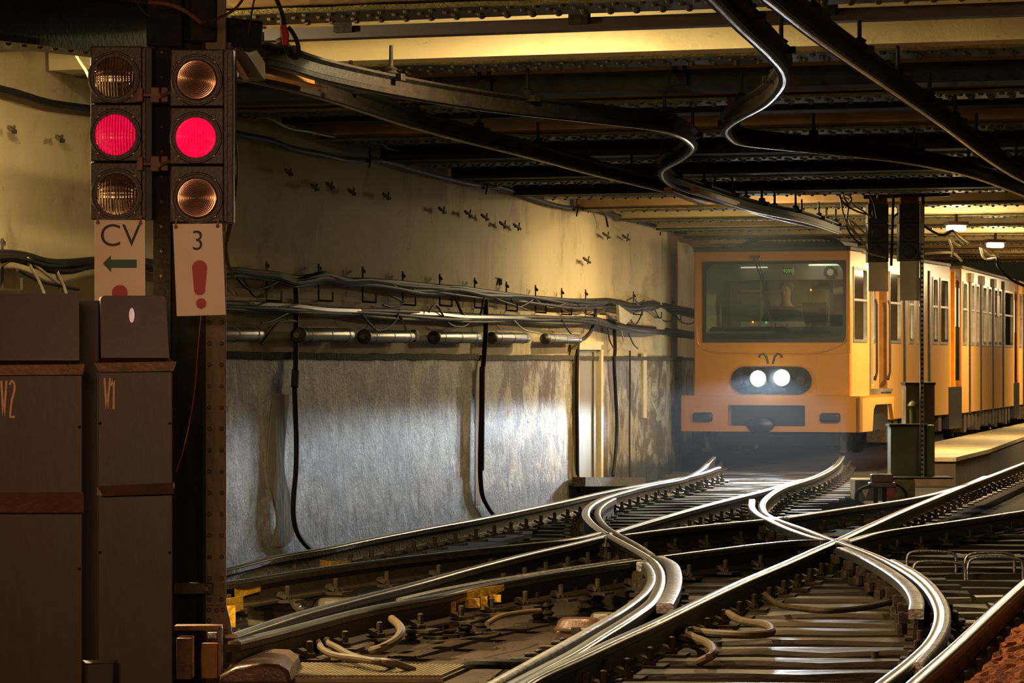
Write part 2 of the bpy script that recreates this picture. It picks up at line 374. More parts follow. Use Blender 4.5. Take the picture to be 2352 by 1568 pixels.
# ================================================================ THE SETTING
# floor
fl = MB(); fl.add([(-8, 8, -.30), (16, 8, -.30), (16, 80, -.30), (-8, 80, -.30)], [(0, 1, 2, 3)])
struct(fl.build('floor', M['oily'], sm=False))
# left wall: lower plastered band, ledge, upper band
def wall_strip(z0, z1, off, nz):
    mb = MB(); Ds = [6 + i * .5 for i in range(71)]
    pts = [Vector((wallX(D), D, 0)) for D in Ds] + [Vector((1.95, 41.6, 0)), Vector((2.28, 44, 0)), Vector((2.55, 50, 0)), Vector((3.3, 58, 0)), Vector((5.5, 70, 0)), Vector((8, 80, 0))]
    vs = []; fs = []
    for p in pts:
        for j in range(nz + 1): vs.append(p + T * off + Vector((0, 0, z0 + (z1 - z0) * j / nz)))
    n = nz + 1
    for i in range(len(pts) - 1):
        for j in range(nz): fs.append((i * n + j, (i + 1) * n + j, (i + 1) * n + j + 1, i * n + j + 1))
    return mb.add(vs, fs)
wl = empty('wall_left', (-1.95, 22.3, -.3)); struct(wl)
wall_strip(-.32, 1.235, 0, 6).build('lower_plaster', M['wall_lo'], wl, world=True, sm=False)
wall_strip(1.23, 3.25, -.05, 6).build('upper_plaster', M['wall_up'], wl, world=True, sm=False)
mb = MB()
pth = [Vector((wallX(D), D, 1.245)) + T * .0 for D in [6 + i * .25 for i in range(141)]] + [Vector((1.95, 41.6, 1.245)), Vector((2.28, 44, 1.245)), Vector((2.55, 50, 1.245)), Vector((3.3, 58, 1.245))]
pth = [p + Vector((0, 0, random.uniform(-.006, .006))) for p in pth]
mb.sweep(pth, [(-.055, -.02), (.02, -.03), (.025, .018), (-.055, .022)])
mb.build('soot_ledge', M['grime'], wl, world=True, sm=False)
# brown repair streak on the lower wall
mb = MB(); L_ = []; R_ = []
for v, a, b in ((905, 628, 665), (960, 622, 660), (1020, 617, 655), (1075, 615, 653), (1120, 622, 662), (1160, 634, 675), (1200, 640, 680), (1235, 630, 672), (1255, 622, 655)):
    L_.append(W(a, v, .004)); R_.append(W(b, v, .004))
L_ = smooth(L_, 4); R_ = smooth(R_, 4); n = len(L_)
mb.add(L_ + R_ + [p - T * .02 for p in L_ + R_], [(i, n + i, n + i + 1, i + 1) for i in range(n - 1)] + [(i, i + 1, 2 * n + i + 1, 2 * n + i) for i in range(n - 1)] + [(n + i + 1, n + i, 3 * n + i, 3 * n + i + 1) for i in range(n - 1)])
mb.build('repair_streak', M['wall_patch'], wl, world=True)
mb = MB(); mb.prism([W(1092, 812, .003), W(1105, 812, .003), W(1105, 1160, .003), W(1092, 1160, .003)], -T * .02)
mb.build('repair_streak', M['wall_patch'], wl, world=True)
# right and end walls, far enough to stay out of the picture
mb = MB(); mb.box(15.8, 16, 6, 80, -.32, 3.25); struct(mb.build('wall_right', M['wall_up']))
mb = MB(); mb.box(-8, 16, 79.8, 80, -.32, 3.25); struct(mb.build('wall_end', M['wall_up']))
# ceiling: jack arches between the girders
mb = MB(); vs = []; fs = []; nx = 220; cs = [7.5, 60]; 
for i in range(nx + 1):
    t = -25 + 40 * i / nx
    z = 3.08 + .10 * abs(math.sin(math.pi * (t + 1) / 1.9))
    for c in (6.0, 60.0): vs.append(N * c + B * t + Vector((0, 0, z)))
fs = [(2 * i, 2 * i + 1, 2 * i + 3, 2 * i + 2) for i in range(nx)]
mb.add(vs, fs); struct(mb.build('ceiling', M['ceil']))

# ================================================================ CEILING STEELWORK
ZG, KC = 2.87, 1.077
def on_beam(c, t, z): return N * c + B * t + Vector((0, 0, z))
def trange(c):       # where the beam at distance c meets the left wall, and its far end
    # X = B.x*t + N.x*c ; D = B.y*t + N.y*c ; X = WI + WS*D
    t0 = (WI + WS * N.y * c - N.x * c) / (B.x - WS * B.y)
    return t0 + .06
GC = [c * KC for c in (11.1, 13.65, 16.25, 18.9, 21.55, 24.25, 26.9, 29.45, 32.1, 34.7, 37.3, 39.9, 42.5, 45.1, 47.7, 50.3)]
for k, c in enumerate(GC):
    t0 = trange(c); t1 = min(9.5, (15.6 - N.x * c) / B.x)
    root = empty('ceiling_girder', on_beam(c, 0, ZG))
    near = ['riveted girder just above the camera end of the tunnel', 'riveted iron girder nearest the lit ceiling lamp at the top edge', 'riveted girder behind the bright cream plastered beam face',
            'riveted girder just behind the first plain dark cross beam', 'riveted girder just beyond the glinting conduits on the ceiling'][k] if k < 5 else 'riveted iron ceiling girder, ' + ORD[k - 5] + ' beyond the kink of the middle conductor rail'
    tag(root, near, 'girder', 'riveted ceiling girders')
    mb = MB()
    for (c0, c1, z0, z1) in ((-.24, .24, ZG, ZG + .022), (-.015, .015, ZG + .02, 3.22), (-.12, -.015, ZG + .022, ZG + .04), (.015, .12, ZG + .022, ZG + .04)):
        vs = [on_beam(c + cc, tt, zz) for tt in (t0, t1) for cc in (c0, c1) for zz in (z0, z1)]
        mb.add(vs, [(0, 1, 3, 2), (4, 6, 7, 5), (0, 4, 5, 1), (2, 3, 7, 6), (0, 2, 6, 4), (1, 5, 7, 3)])
    mb.build('beam', M['girder'], root, world=True, sm=False)
    mb = MB(); nn = int((t1 - t0) / .13)
    for i in range(nn):
        for cc in (-.17, -.06, .06, .17):
            if c > 30 and cc in (-.06, .06): continue
            mb.rivet(on_beam(c + cc, t0 + .1 + i * .13 + (.03 if cc in (-.06, .06) else 0), ZG), (0, 0, -1), .019, .016)
    mb.build('rivet_rows', M['rivet'], root, world=True)
    # plaster face filling the camera side of the girder
    z0 = ZG + .002
    mb = MB()
    d0 = .62 if k in (2,) else .44
    vs = [on_beam(c + cc, tt, zz) for tt in (t0, t1) for cc, zz in ((-d0, z0 + (.0 if k == 2 else .03)), (-.245, z0), (-.245, 3.22), (-d0 - .02, 3.22))]
    mb.add(vs, [(0, 3, 2, 1), (4, 5, 6, 7), (0, 1, 5, 4), (1, 2, 6, 5), (2, 3, 7, 6), (3, 0, 4, 7)])
    mb.build('plaster_casing', M['beam_plaster'] if k in (2, 7, 9, 10, 11, 12, 13) else M['ceil'], root, world=True, sm=False)
    mb = MB()
    pp = [on_beam(c - .33, t0 + (t1 - t0) * i / 90, z0 + .004 + random.uniform(-.006, .004)) for i in range(91)]
    mb.sweep(pp, [(-.05, 0), (-.03, -.014), (.03, -.012), (.06, 0)])
    mb.build('moss_strip', M['moss'], root, world=True)
for k, c in enumerate([13.25, 15.43, 19.1, 21.9, 25.0, 27.7, 30.6]):
    t0 = trange(c); t1 = min(9.5, (15.6 - N.x * c) / B.x)
    root = empty('cross_beam', on_beam(c, 0, ZG - .02)); w_ = .30 if k != 1 else .12; th_ = .12 if k != 1 else .06
    tag(root, ['plain dark cross beam at the very top edge', 'brown steel angle beam passing just below the lit ceiling lamp', 'plain dark cross beam behind the first riveted flange and cream face'][k] if k < 3 else
        'plain dark cross beam, ' + ORD[k - 3] + ' one beyond the first two riveted flanges', 'beam', 'plain ceiling cross beams')
    zb = ZG - .03 if k != 3 else ZG + .05
    mb = MB(); vs = [on_beam(c + cc, tt, zz) for tt in (t0, t1) for cc in (-w_ / 2, w_ / 2) for zz in (zb, zb + th_)]
    mb.add(vs, [(0, 1, 3, 2), (4, 6, 7, 5), (0, 4, 5, 1), (2, 3, 7, 6), (0, 2, 6, 4), (1, 5, 7, 3)])
    mb.build('beam', M['soot'] if k != 1 else M['cab_dark'], root, world=True, sm=False)
    for i in range(7):
        t = t0 + .9 + i * 1.25
        b = MB(); p = on_beam(c - w_ / 2 - .01, t, zb + .06); b.bar(p - B * .05, p + B * .05, .05, .07); b.cyl(p - B * .03 + Vector((0, 0, .03)), p - B * .03 + Vector((0, 0, .09)), .014, 6); b.cyl(p + B * .03 + Vector((0, 0, .03)), p + B * .03 + Vector((0, 0, .09)), .014, 6)
        b.build('clamp', M['soot'], root, world=True)
# conduits under the ceiling, glinting
for i, (c, t0, t1, r) in enumerate(((19.6, -3, 8, .035), (19.95, -2.2, 8, .05), (20.9, -3, 6, .03), (21.05, -1.2, 7.5, .045), (27.75, -2, 8, .04), (28.0, -1.5, 8, .05))):
    t0 = max(t0, trange(c * KC) + .05)
    mb = MB(); mb.tube([on_beam(c * KC, t0 + (t1 - t0) * j / 16, ZG + .05 + .008 * math.sin(j * 1.7 + i)) for j in range(17)], r, 10)
    tag(mb.build('conduit', M['pipe'] if i < 4 else M['splice']), 'grey conduit crossing the ceiling, ' + ['nearest one', 'second nearest one', 'third nearest one', 'fourth nearest one', 'fifth and thin', 'furthest and thickest'][i] + ' from the camera', 'conduit', 'conduits across the ceiling')

# hidden and visible ceiling lamps
def ceiling_lamp(p, label, energy, size=(.24, .11), vis=True, yaw=-19, col=WARM, em=None):
    root = empty('ceiling_lamp', p, R(yaw)); tag(root, label, 'lamp', 'ceiling lamps')
    sx, sy = size
    mb = MB(); mb.box(-sx / 2 - .02, sx / 2 + .02, -sy / 2 - .015, sy / 2 + .015, .03, .075); mb.cyl((0, 0, .075), (0, 0, .16), .02, 8); mb.build('lamp_body', M['lampbody'], root, bev=.008)
    mb = MB(); mb.box(-sx / 2, sx / 2, -sy / 2, sy / 2, -.03, .03); mb.build('diffuser', em or M['lamp'], root, bev=.02)
    light('ceiling_lamp_light', 'AREA', (p[0], p[1], p[2] - .045), energy, col, (p[0], p[1], 0), shape='RECTANGLE', size=sx, size_y=sy)
    light('ceiling_lamp_spill', 'POINT', (p[0], p[1], p[2] - .06), energy * .45, col, shadow_soft_size=.06)
ceiling_lamp(P(1208, 13, 16.95), 'glowing ceiling lamp at the top edge above the cream beam', 100, (.17, .10))
ceiling_lamp(P(2196, 524, 36.6), 'glowing ceiling lamp over the train beside the hanging signals', 300, (.22, .10), yaw=20, col=WARM2)
ceiling_lamp(P(2286, 563, 42.0), 'glowing ceiling lamp further back above the train carriages', 330, (.22, .10), yaw=20, col=WARM2)
ceiling_lamp(on_beam(14.0, trange(14.0) + .75, 2.78), 'ceiling lamp by the left wall just outside the left edge', 330, (.2, .10))
ceiling_lamp((2.6, 36.6, 3.0), 'ceiling lamp between girders in front of the train roof', 70, (.3, .10))
ceiling_lamp(on_beam(33.3, trange(33.3) + 2.1, 2.98), 'ceiling lamp near the wall above the doorway', 150, (.3, .10))
ceiling_lamp((4.7, 27.9, 3.0), 'unseen ceiling lamp added right of the conductor rails', 60, (.3, .10))  # added to light the green cabinet from the camera side
ceiling_lamp((8.4, 49.5, 2.66), 'ceiling lamp above the front end of the platform', 260, (.3, .10), col=WARM2)
ceiling_lamp((10.9, 58.5, 2.66), 'ceiling lamp above the far part of the platform', 320, (.3, .10), col=WARM2)
ceiling_lamp(on_beam(52.0, 3.2, 2.95), 'ceiling lamp furthest back above the last carriage', 500, (.3, .10), col=WARM2)

# overhead conductor rails (profile hangs from the ceiling, contact strip below)
ZC = 2.60
def cond(pts, label, hang=1.6, covers=()):
    path = smooth([G(u, v, ZC) for u, v in pts], 8)
    root = empty('conductor_rail', path[len(path) // 2]); tag(root, label, 'conductor rail', 'overhead conductor rails')
    mb = MB(); mb.sweep(path, [(-.03, .008), (.03, .008), (.034, .03), (.012, .04), (.012, .085), (.04, .10), (.04, .112), (-.04, .112), (-.04, .10), (-.012, .085), (-.012, .04), (-.034, .03)])
    mb.build('rail_bar', M['soot'], root, world=True)
    mb = MB(); mb.sweep(path, [(-.007, 0), (.007, 0), (.010, .009), (-.010, .009)])
    mb.build('contact_strip', M['railhead'], root, world=True)
    for p, t in along(path, hang, -.4):
        s = t.cross(Vector((0, 0, 1))).normalized()
        b = MB(); b.bar(p + s * -.07 + Vector((0, 0, .1)), p + s * .07 + Vector((0, 0, .1)), .06, .035); b.lathe(p + Vector((0, 0, .11)), (0, 0, 1), [(.03, 0), (.042, .012), (.028, .024), (.036, .036), (.012, .05), (.010, ZG - ZC - .11)], 10)
        b.build('hanger', M['soot'], root, world=True)
    return path
cA = cond([(1600, -30), (1630, 0), (1700, 70), (1760, 125), (1795, 165), (1802, 190), (1790, 215), (1755, 248), (1710, 272), (1680, 290), (1668, 305), (1678, 322), (1700, 334), (1755, 341), (1900, 355), (2050, 372), (2200, 400), (2352, 452), (2420, 478)], 'overhead conductor rail with the brightest blue glint in an S bend')
cB = cond([(1716, -30), (1755, 0), (1870, 90), (2000, 180), (2160, 290), (2280, 378), (2352, 420), (2430, 450)], 'straight overhead conductor rail running to the right edge')
cC = cond([(560, 146), (640, 160), (738, 188), (925, 226), (1138, 259), (1350, 282), (1500, 300), (1558, 316), (1586, 334), (1590, 348), (1562, 372), (1525, 393), (1522, 409), (1542, 429), (1574, 441), (1627, 457), (1724, 486), (1845, 512), (1926, 538)], 'overhead conductor rail starting beside the signals and making a small S bend')
cD = cond([(535, 181), (712, 222), (925, 289), (1065, 327), (1223, 366), (1350, 400), (1500, 436), (1623, 463), (1760, 498), (1900, 532)], 'lower thin overhead conductor rail running diagonally below its neighbour')
for i, (a, b, D) in enumerate((((1535, 436), (1618, 466), 26.4), ((1594, 437), (1690, 468), 26.6))):
    mb = MB(); mb.bar(P(*a, D), P(*b, D + 3.2), .07, .05)
    tag(mb.build('insulating_cover', M['orangewood'], bev=.006), 'orange insulating cover on the overhead rail, ' + ('left one' if i == 0 else 'right one'), 'cover', 'orange rail covers')
# orange lit trough at the start of the rail beside the signals, and the dark box above it
mb = MB(); mb.sweep([P(582, 160, 15.4), P(660, 176, 16.2), P(740, 195, 17.0)], [(-.05, -.02), (.03, -.02), (.03, -.012), (-.04, -.012), (-.04, .055), (.03, .055), (.03, .062), (-.05, .062)])
tag(mb.build('cable_trough', M['orangewood']), 'orange lit steel trough leaving the dark box beside the right signal', 'trough')
root = empty('junction_box', P(555, 140, 14.9)); tag(root, 'dark slanted wooden box behind the top of the right signal', 'box')
mb = MB(); mb.bar(P(535, 95, 14.6), P(585, 165, 15.2), .10, .09); mb.build('box_body', M['cab_rust'], root, world=True, bev=.006)
mb = MB(); mb.bar(P(525, 105, 14.5), P(568, 176, 15.1), .02, .03); mb.build('edge_strip', M['cab_lip'], root, world=True)
# dark longitudinal girder top left, hanger steel above the column
root = empty('longitudinal_girder', P(200, 50, 15)); tag(root, 'heavy black girder sloping down from the top left corner to the column', 'girder')
mb = MB()
a0, a1 = P(-160, 8, 13.4), P(420, 82, 15.4)
for w_, h_, dz in ((.22, .03, -.12), (.03, .24, 0), (.22, .03, .12)): mb.bar(a0 + Vector((0, 0, dz)), a1 + Vector((0, 0, dz)), w_, h_)
mb.build('beam', M['soot'], root, world=True, sm=False)
mb = MB()
for p, t in along([a0, a1], .13): mb.rivet(p + Vector((.05, -.04, -.135)), (0, 0, -1), .016, .012)
mb.build('rivet_rows', M['soot'], root, world=True)
mb = MB(); mb.bar(P(-60, 92, 16.5), P(600, 78, 17.4), .12, .07); tag(mb.build('cross_tie', M['soot']), 'thin dark tie beam behind the top of the signals', 'beam')
mb = MB(); mb.bar(P(355, 60, 14.5), P(590, 85, 14.7), .16, .13); mb.bar(P(380, -40, 14.45), P(380, 110, 14.45), .16, .10, (0, 1, 0)); mb.bar(P(470, -40, 14.45), P(470, 100, 14.45), .12, .16, (0, 1, 0))
tag(mb.build('bracket_steelwork', M['soot'], bev=.01), 'sooty bracket steelwork on top of the riveted column', 'bracket')

# ================================================================ TRACK
HEAD = [(-.030, -.016), (-.031, -.010), (-.024, -.002), (-.012, .001), (.012, .001), (.024, -.002), (.031, -.010), (.030, -.016)]
BODY = [(-.068, -.150), (.068, -.150), (.066, -.138), (.014, -.122), (.010, -.115), (.010, -.052), (.030, -.040), (.029, -.0165), (-.029, -.0165), (-.030, -.040), (-.010, -.052), (-.010, -.115), (-.014, -.122), (-.066, -.138)]
def rail(pts, label, clips=True, k=8, raw=False, scale=1.0, clip_step=.56, dz=0.0, n0=0):
    path = smooth([G(u, v, dz) for u, v in pts], k)
    root = empty('running_rail', path[len(path) // 2] - Vector((0, 0, .15 + dz))); tag(root, label, 'rail', 'rails of the crossover')
    mb = MB(); mb.sweep(path, BODY); mb.build('rail_web', M['railbody'], root, world=True)
    mb = MB(); mb.sweep(path, HEAD); mb.build('rail_head', M['railhead'], root, world=True)
    if clips:
        for i, (p, t) in enumerate(along(path, clip_step, -.2)[:60]):
            s = t.cross(Vector((0, 0, 1))).normalized(); b = MB(); q = p - Vector((0, 0, dz))
            b.bar(q + s * -.17 + Vector((0, 0, -.146)), q + s * .17 + Vector((0, 0, -.146)), .15, .014)
            for sg in (-1, 1):
                b.bar(q + s * sg * .10 + Vector((0, 0, -.128)), q + s * sg * .045 + Vector((0, 0, -.105)), .07, .022)
                c_ = q + s * sg * .095; b.lathe(c_ + Vector((0, 0, -.14)), (0, 0, 1), [(.026, 0), (.026, .022), (.015, .024), (.015, .075), (.008, .08)], 8)
            b.build('rail_clip', M['clip'], root, world=True)
    return path, root
left_main = [(1640, 1048), (1600, 1083), (1553, 1101), (1494, 1112), (1430, 1128), (1381, 1144), (1352, 1162), (1345, 1180), (1358, 1199), (1384, 1219), (1430, 1245), (1468, 1266), (1497, 1285), (1513, 1307), (1516, 1332), (1508, 1358), (1490, 1383), (1436, 1421), (1385, 1452), (1308, 1499), (1225, 1541), (1155, 1578), (1060, 1640)]
right_main = [(1935, 1046), (1918, 1068), (1880, 1090), (1846, 1102), (1797, 1118), (1764, 1138), (1751, 1154), (1752, 1168), (1762, 1180), (1783, 1191), (1846, 1213), (1907, 1236), (1945, 1249), (2024, 1280), (2090, 1315), (2128, 1345), (2150, 1375), (2160, 1405), (2155, 1438), (2136, 1472), (2095, 1512), (2030, 1562), (1950, 1620)]
pl, rl = rail(left_main, 'S-curved left running rail in front of the train, gleaming in the headlights')
pr, rr = rail(right_main, 'S-curved right running rail in front of the train, widest sweep to the right')
rail([(440, 1318), (519, 1303), (636, 1275), (738, 1258), (840, 1237), (976, 1211), (1095, 1190), (1300, 1148), (1397, 1126), (1494, 1108), (1592, 1090), (1650, 1072)], 'rail running closest along the foot of the left wall')
rail([(440, 1342), (537, 1333), (670, 1312), (840, 1289), (1010, 1269), (1180, 1251), (1300, 1238), (1375, 1222)], 'straight rail second from the wall with a yellow end mark', clip_step=.7)
rail([(532, 1457), (670, 1411), (806, 1374), (942, 1340), (1078, 1303), (1214, 1269), (1300, 1250), (1384, 1229), (1412, 1219), (1500, 1192), (1640, 1153), (1750, 1126), (1800, 1112), (1840, 1101)], 'long diagonal rail from the column base up to the train')
rail([(538, 1471), (670, 1438), (840, 1395), (1010, 1364), (1078, 1348), (1200, 1325), (1300, 1309), (1400, 1294), (1468, 1285)], 'nearest straight rail at the lower left, carrying yellow paint')
rail([(1520, 1276), (1640, 1261), (1750, 1248), (1850, 1240), (1905, 1240)], 'short rail between the two crossings, lower one')
rail([(1430, 1227), (1560, 1211), (1750, 1193)], 'short rail between the two crossings, upper one reaching the glinting point')
rail([(1804, 1187), (1927, 1168), (2089, 1144), (2186, 1122), (2251, 1100), (2352, 1062), (2420, 1036)], 'rail passing under the junction box to the right edge')
rail([(1946, 1241), (2024, 1220), (2186, 1197), (2352, 1172), (2430, 1160)], 'rail leaving the right crossing low towards the right edge')
rail([(1030, 1650), (1120, 1606), (1187, 1574), (1231, 1549), (1334, 1503), (1410, 1468), (1500, 1428), (1600, 1380), (1700, 1334), (1800, 1292), (1880, 1257), (1925, 1238), (1992, 1207), (2073, 1171), (2154, 1138), (2218, 1112), (2262, 1093)], 'long bright diagonal rail from the bottom edge through the right crossing')
rail([(2000, 1650), (2089, 1572), (2186, 1488), (2283, 1398), (2352, 1336), (2440, 1262)], 'thick rail beside the orange gravel at the lower right corner')
# stock and guard pieces
def plate_rail(pts, w_, label, dz=.004, th=.05, name='check_rail', m='wornplate'):
    path = smooth([G(u, v, dz) for u, v in pts], 7); root = empty(name, path[len(path) // 2] - Vector((0, 0, .15))); tag(root, label, 'check rail', 'check and wing rails')
    mb = MB(); mb.sweep(path, [(-w_ / 2, -th), (-w_ / 2, -.006), (-w_ / 2 + .008, 0), (w_ / 2 - .008, 0), (w_ / 2, -.006), (w_ / 2, -th)]); mb.build('top_plate', M[m], root, world=True)
    mb = MB(); mb.sweep(path, [(-w_ / 2 + .02, -.15), (w_ / 2 - .02, -.15), (w_ / 2 - .03, -th + .002), (-w_ / 2 + .03, -th + .002)]); mb.build('web', M['railbody'], root, world=True)
    for p, t in along(path, .6, -.15):
        s = t.cross(Vector((0, 0, 1))).normalized(); b = MB(); b.bar(p + s * (w_ / 2) + Vector((0, 0, -.07)), p + s * (w_ / 2 + .05) + Vector((0, 0, -.07)), .05, .05); b.lathe(p + s * (w_ / 2 + .04) + Vector((0, 0, -.15)), (0, 0, 1), [(.03, 0), (.03, .05), (.016, .055), (.016, .11)], 8)
        b.build('spacer_bolt', M['clip'], root, world=True)
plate_rail([(1933, 1256), (1992, 1281), (2056, 1318), (2092, 1350), (2106, 1378), (2104, 1398)], .075, 'flat worn check plate inside the right S-curved rail')
plate_rail([(1507, 1276), (1537, 1290), (1549, 1318), (1545, 1350), (1527, 1385)], .085, 'flat worn check plate inside the left S-curved rail')
plate_rail([(1410, 1143), (1384, 1158), (1372, 1176), (1382, 1198), (1407, 1218), (1462, 1249), (1496, 1271)], .05, 'narrow check rail hugging the upper bend of the left S-curve')
plate_rail([(1727, 1146), (1727, 1164), (1742, 1180), (1768, 1194), (1813, 1214), (1862, 1231), (1893, 1239)], .06, 'small wing rail left of the upper bend of the right S-curve')
plate_rail([(1482, 1292), (1494, 1310), (1496, 1330), (1484, 1354), (1460, 1376), (1420, 1404), (1370, 1433), (1290, 1478), (1200, 1527), (1110, 1576)], .045, 'slim grey stock rail along the outside of the left S-curve')
plate_rail([(2050, 1284), (2110, 1316), (2148, 1350), (2172, 1392), (2172, 1432), (2150, 1475), (2110, 1520)], .04, 'slim worn stock rail along the outside of the right S-curve')
plate_rail([(918, 1373), (1010, 1352), (1100, 1335), (1200, 1319), (1300, 1303), (1400, 1289), (1452, 1282)], .04, 'slim guard rail just above the nearest straight rail')
# crossing castings
for u, v, lb in ((1395, 1226, 'rail crossing casting at the left S-curve where three rails meet'), (1925, 1240, 'rail crossing casting at the right S-curve, brightly lit'), (1492, 1284, 'small rail crossing casting below the left crossing'), (1776, 1190, 'small rail crossing casting beside the upper bend of the right S-curve')):
    root = empty('crossing_frog', G(u, v) - Vector((0, 0, .15))); tag(root, lb, 'crossing', 'cast crossings')
    c = G(u, v)
    mb = MB()
    for a in (-3, 9, 16):
        d = Vector((math.sin(R(a)), math.cos(R(a)), 0)) * .24; mb.bar(c - d + Vector((0, 0, -.04)), c + d + Vector((0, 0, -.04)), .055, .078)
    mb.build('crossing_nose', M['wornplate'], root, world=True, bev=.006)
    mb = MB(); mb.box(c.x - .10, c.x + .10, c.y - .5, c.y + .5, -.15, -.12); mb.build('base_plate', M['oily'], root, world=True, bev=.01)

# timbers of the train's track: perpendicular to the curve, one by one
def at_D(path, D):
    for a, b in zip(path, path[1:]):
        if (a.y - D) * (b.y - D) <= 0 and a.y != b.y: return a.lerp(b, (D - a.y) / (b.y - a.y)).x
    return None
def sleeper(c, d, half, w_, label, group, name='track_sleeper', zt=-.152, hgt=.14, m='timber', jit=True):
    mb = MB(); n = Vector((-d.y, d.x, 0)); seg = max(2, int(half * 2 / .3)); vs = []
    for i in range(seg + 1):
        t = -half + 2 * half * i / seg; j = random.uniform(-.006, .006); q = random.uniform(-.010, .010)
        p = c + d * t
        for a, z in ((-w_ / 2 + j, zt - hgt), (-w_ / 2 + j, zt - .02 + q), (-w_ / 2 + .02 + j, zt + q), (w_ / 2 - .02 + q, zt + j * .5), (w_ / 2 + q, zt - .02), (w_ / 2 + q, zt - hgt)):
            vs.append(p + n * a + Vector((0, 0, z)))
    k = 6; fs = [(i * k + j, (i + 1) * k + j, (i + 1) * k + (j + 1) % k, i * k + (j + 1) % k) for i in range(seg) for j in range(k)]
    fs += [tuple(range(k)), tuple(seg * k + j for j in range(k))[::-1]]
    mb.add(vs, fs)
    return tag(mb.build(name, M[m]), label, 'sleeper', group)
D = 12.55; i = 0
while D < 40:
    xl = at_D(pl, D) if D > 11 else -.2; xr = at_D(pr, D)
    if xl is None: xl = -.1
    if xr is None: xr = 2.6
    a0 = R(-3.5); d = Vector((math.cos(a0), math.sin(a0), 0))
    ext = random.uniform(-.08, .08)
    if D < 19.3: x0, x1 = xl - .05 + max(0, 0), xr + .34 + ext
    else: x0, x1 = xl - .45 + ext, xr + .45
    if D < 19.3: x0 = xl - .02
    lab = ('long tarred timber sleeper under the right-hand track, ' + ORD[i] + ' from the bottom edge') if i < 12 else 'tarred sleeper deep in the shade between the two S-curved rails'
    sleeper(Vector(((x0 + x1) / 2, D, 0)), d, (x1 - x0) / 2, .24, lab, 'sleepers of the train track' if i < 12 else 'shaded sleepers between the S-curved rails', m='timber' if i < 12 else 'timbershade')
    D += .56; i += 1
# timbers of the left track with ends showing in the dirt
ends = [(988, 1500), (1060, 1478), (1106, 1458), (1160, 1440), (1272, 1416), (1318, 1398), (1390, 1380)]
for i, (u, v) in enumerate(ends):
    e = G(u, v, -.15); d = T; half = 1.35
    sleeper(e - d * half + Vector((0, .12, 0)), d, half, .25, 'thick dusty sleeper end in the dirt at lower left, ' + ORD[i] + ' from the front', 'sleepers of the left track', zt=-.152, hgt=.13, m='timberbrown')
for i in range(22):
    e = G(1318, 1398, -.15) + A * (1.1 + .58 * (i + 1)) ; half = 1.25
    sleeper(e - T * (half + .55 + .0 * i), T, half, .24, 'sleeper of the wall-side track lying in darkness behind the diagonal rails', 'dark sleepers of the wall-side track', m='timbershade')
# timbers of the far right track
for i in range(16):
    D_ = 15.6 + i * .66; x0 = (at_D(pr, D_) or 2.6) + .42; x1 = x0 + 2.5
    sleeper(Vector(((x0 + x1) / 2, D_, 0)), Vector((math.cos(R(-3)), math.sin(R(-3)), 0)), (x1 - x0) / 2, .22, 'dark sleeper on the far right beyond the right S-curve', 'sleepers of the far right track', zt=-.16, m='timbershade' if i > 5 else 'timber')
for i in range(9):
    D_ = 27.2 + i * .8
    sleeper(Vector((5.9 + .25 * i, D_, 0)), Vector((math.cos(R(-14)), math.sin(R(-14)), 0)), 1.1, .22, 'brownish sleeper by the platform foot at the right edge', 'sleepers beside the platform', zt=-.16)
# rusty gravel bank at the lower right
mb = MB(); nx, ny = 60, 70; vs = []
e0, e1 = G(2185, 1568, -.06), G(2352, 1398, -.06); dr = (e1 - e0).normalized(); nr = Vector((dr.y, -dr.x, 0))
for i in range(nx + 1):
    for j in range(ny + 1):
        s_, t_ = -1.6 + 7.5 * j / ny, 1.6 * (i / nx)
        z = -.30 if i == 0 else -.06 + random.uniform(-.012, .012) - (.10 if i == 1 else 0)
        vs.append(e0 + dr * s_ + nr * (t_ + (random.uniform(-.02, .03) if i < 4 else 0)) + Vector((0, 0, z + .06)))
mb.add(vs, [(i * (ny + 1) + j, (i + 1) * (ny + 1) + j, (i + 1) * (ny + 1) + j + 1, i * (ny + 1) + j + 1) for i in range(nx) for j in range(ny)])
tag(mb.build('gravel_bank', M['ballast'], sm=False), 'rust-orange gravel bank in the lower right corner', 'gravel', kind='stuff')

dp = [(520, 1600), (520, 1478), (700, 1452), (860, 1425), (1010, 1398), (1150, 1375), (1300, 1352), (1420, 1340), (1478, 1360), (1440, 1400), (1330, 1450), (1180, 1520), (1080, 1600)]
mb = MB(); mb.prism([G(u, v, -.30) for u, v in dp], (0, 0, .008)); tag(mb.build('dirt_patch', M['dirt'], sm=False), 'brown trampled dirt between the sleeper ends at lower left', 'dirt', kind='stuff')
# stones and lumps in the dirt: one object of uncountable debris
mb = MB()
for i in range(900):
    u = random.uniform(520, 1500); v = random.uniform(1330, 1600)
    p = G(u, v, -.30); r = random.uniform(.006, .022)
    rr_ = [Vector((math.cos(a) * r * random.uniform(.6, 1.2), math.sin(a) * r * random.uniform(.6, 1.2), random.uniform(-.3, .5) * r)) for a in [k * 1.256 for k in range(5)]]
    mb.add([p + q for q in rr_] + [p + Vector((0, 0, r))], [(k, (k + 1) % 5, 5) for k in range(5)])
tag(mb.build('dirt_lumps', M['dirt'], sm=False), 'loose lumps of dirt between the lower left sleepers', 'dirt', kind='stuff')
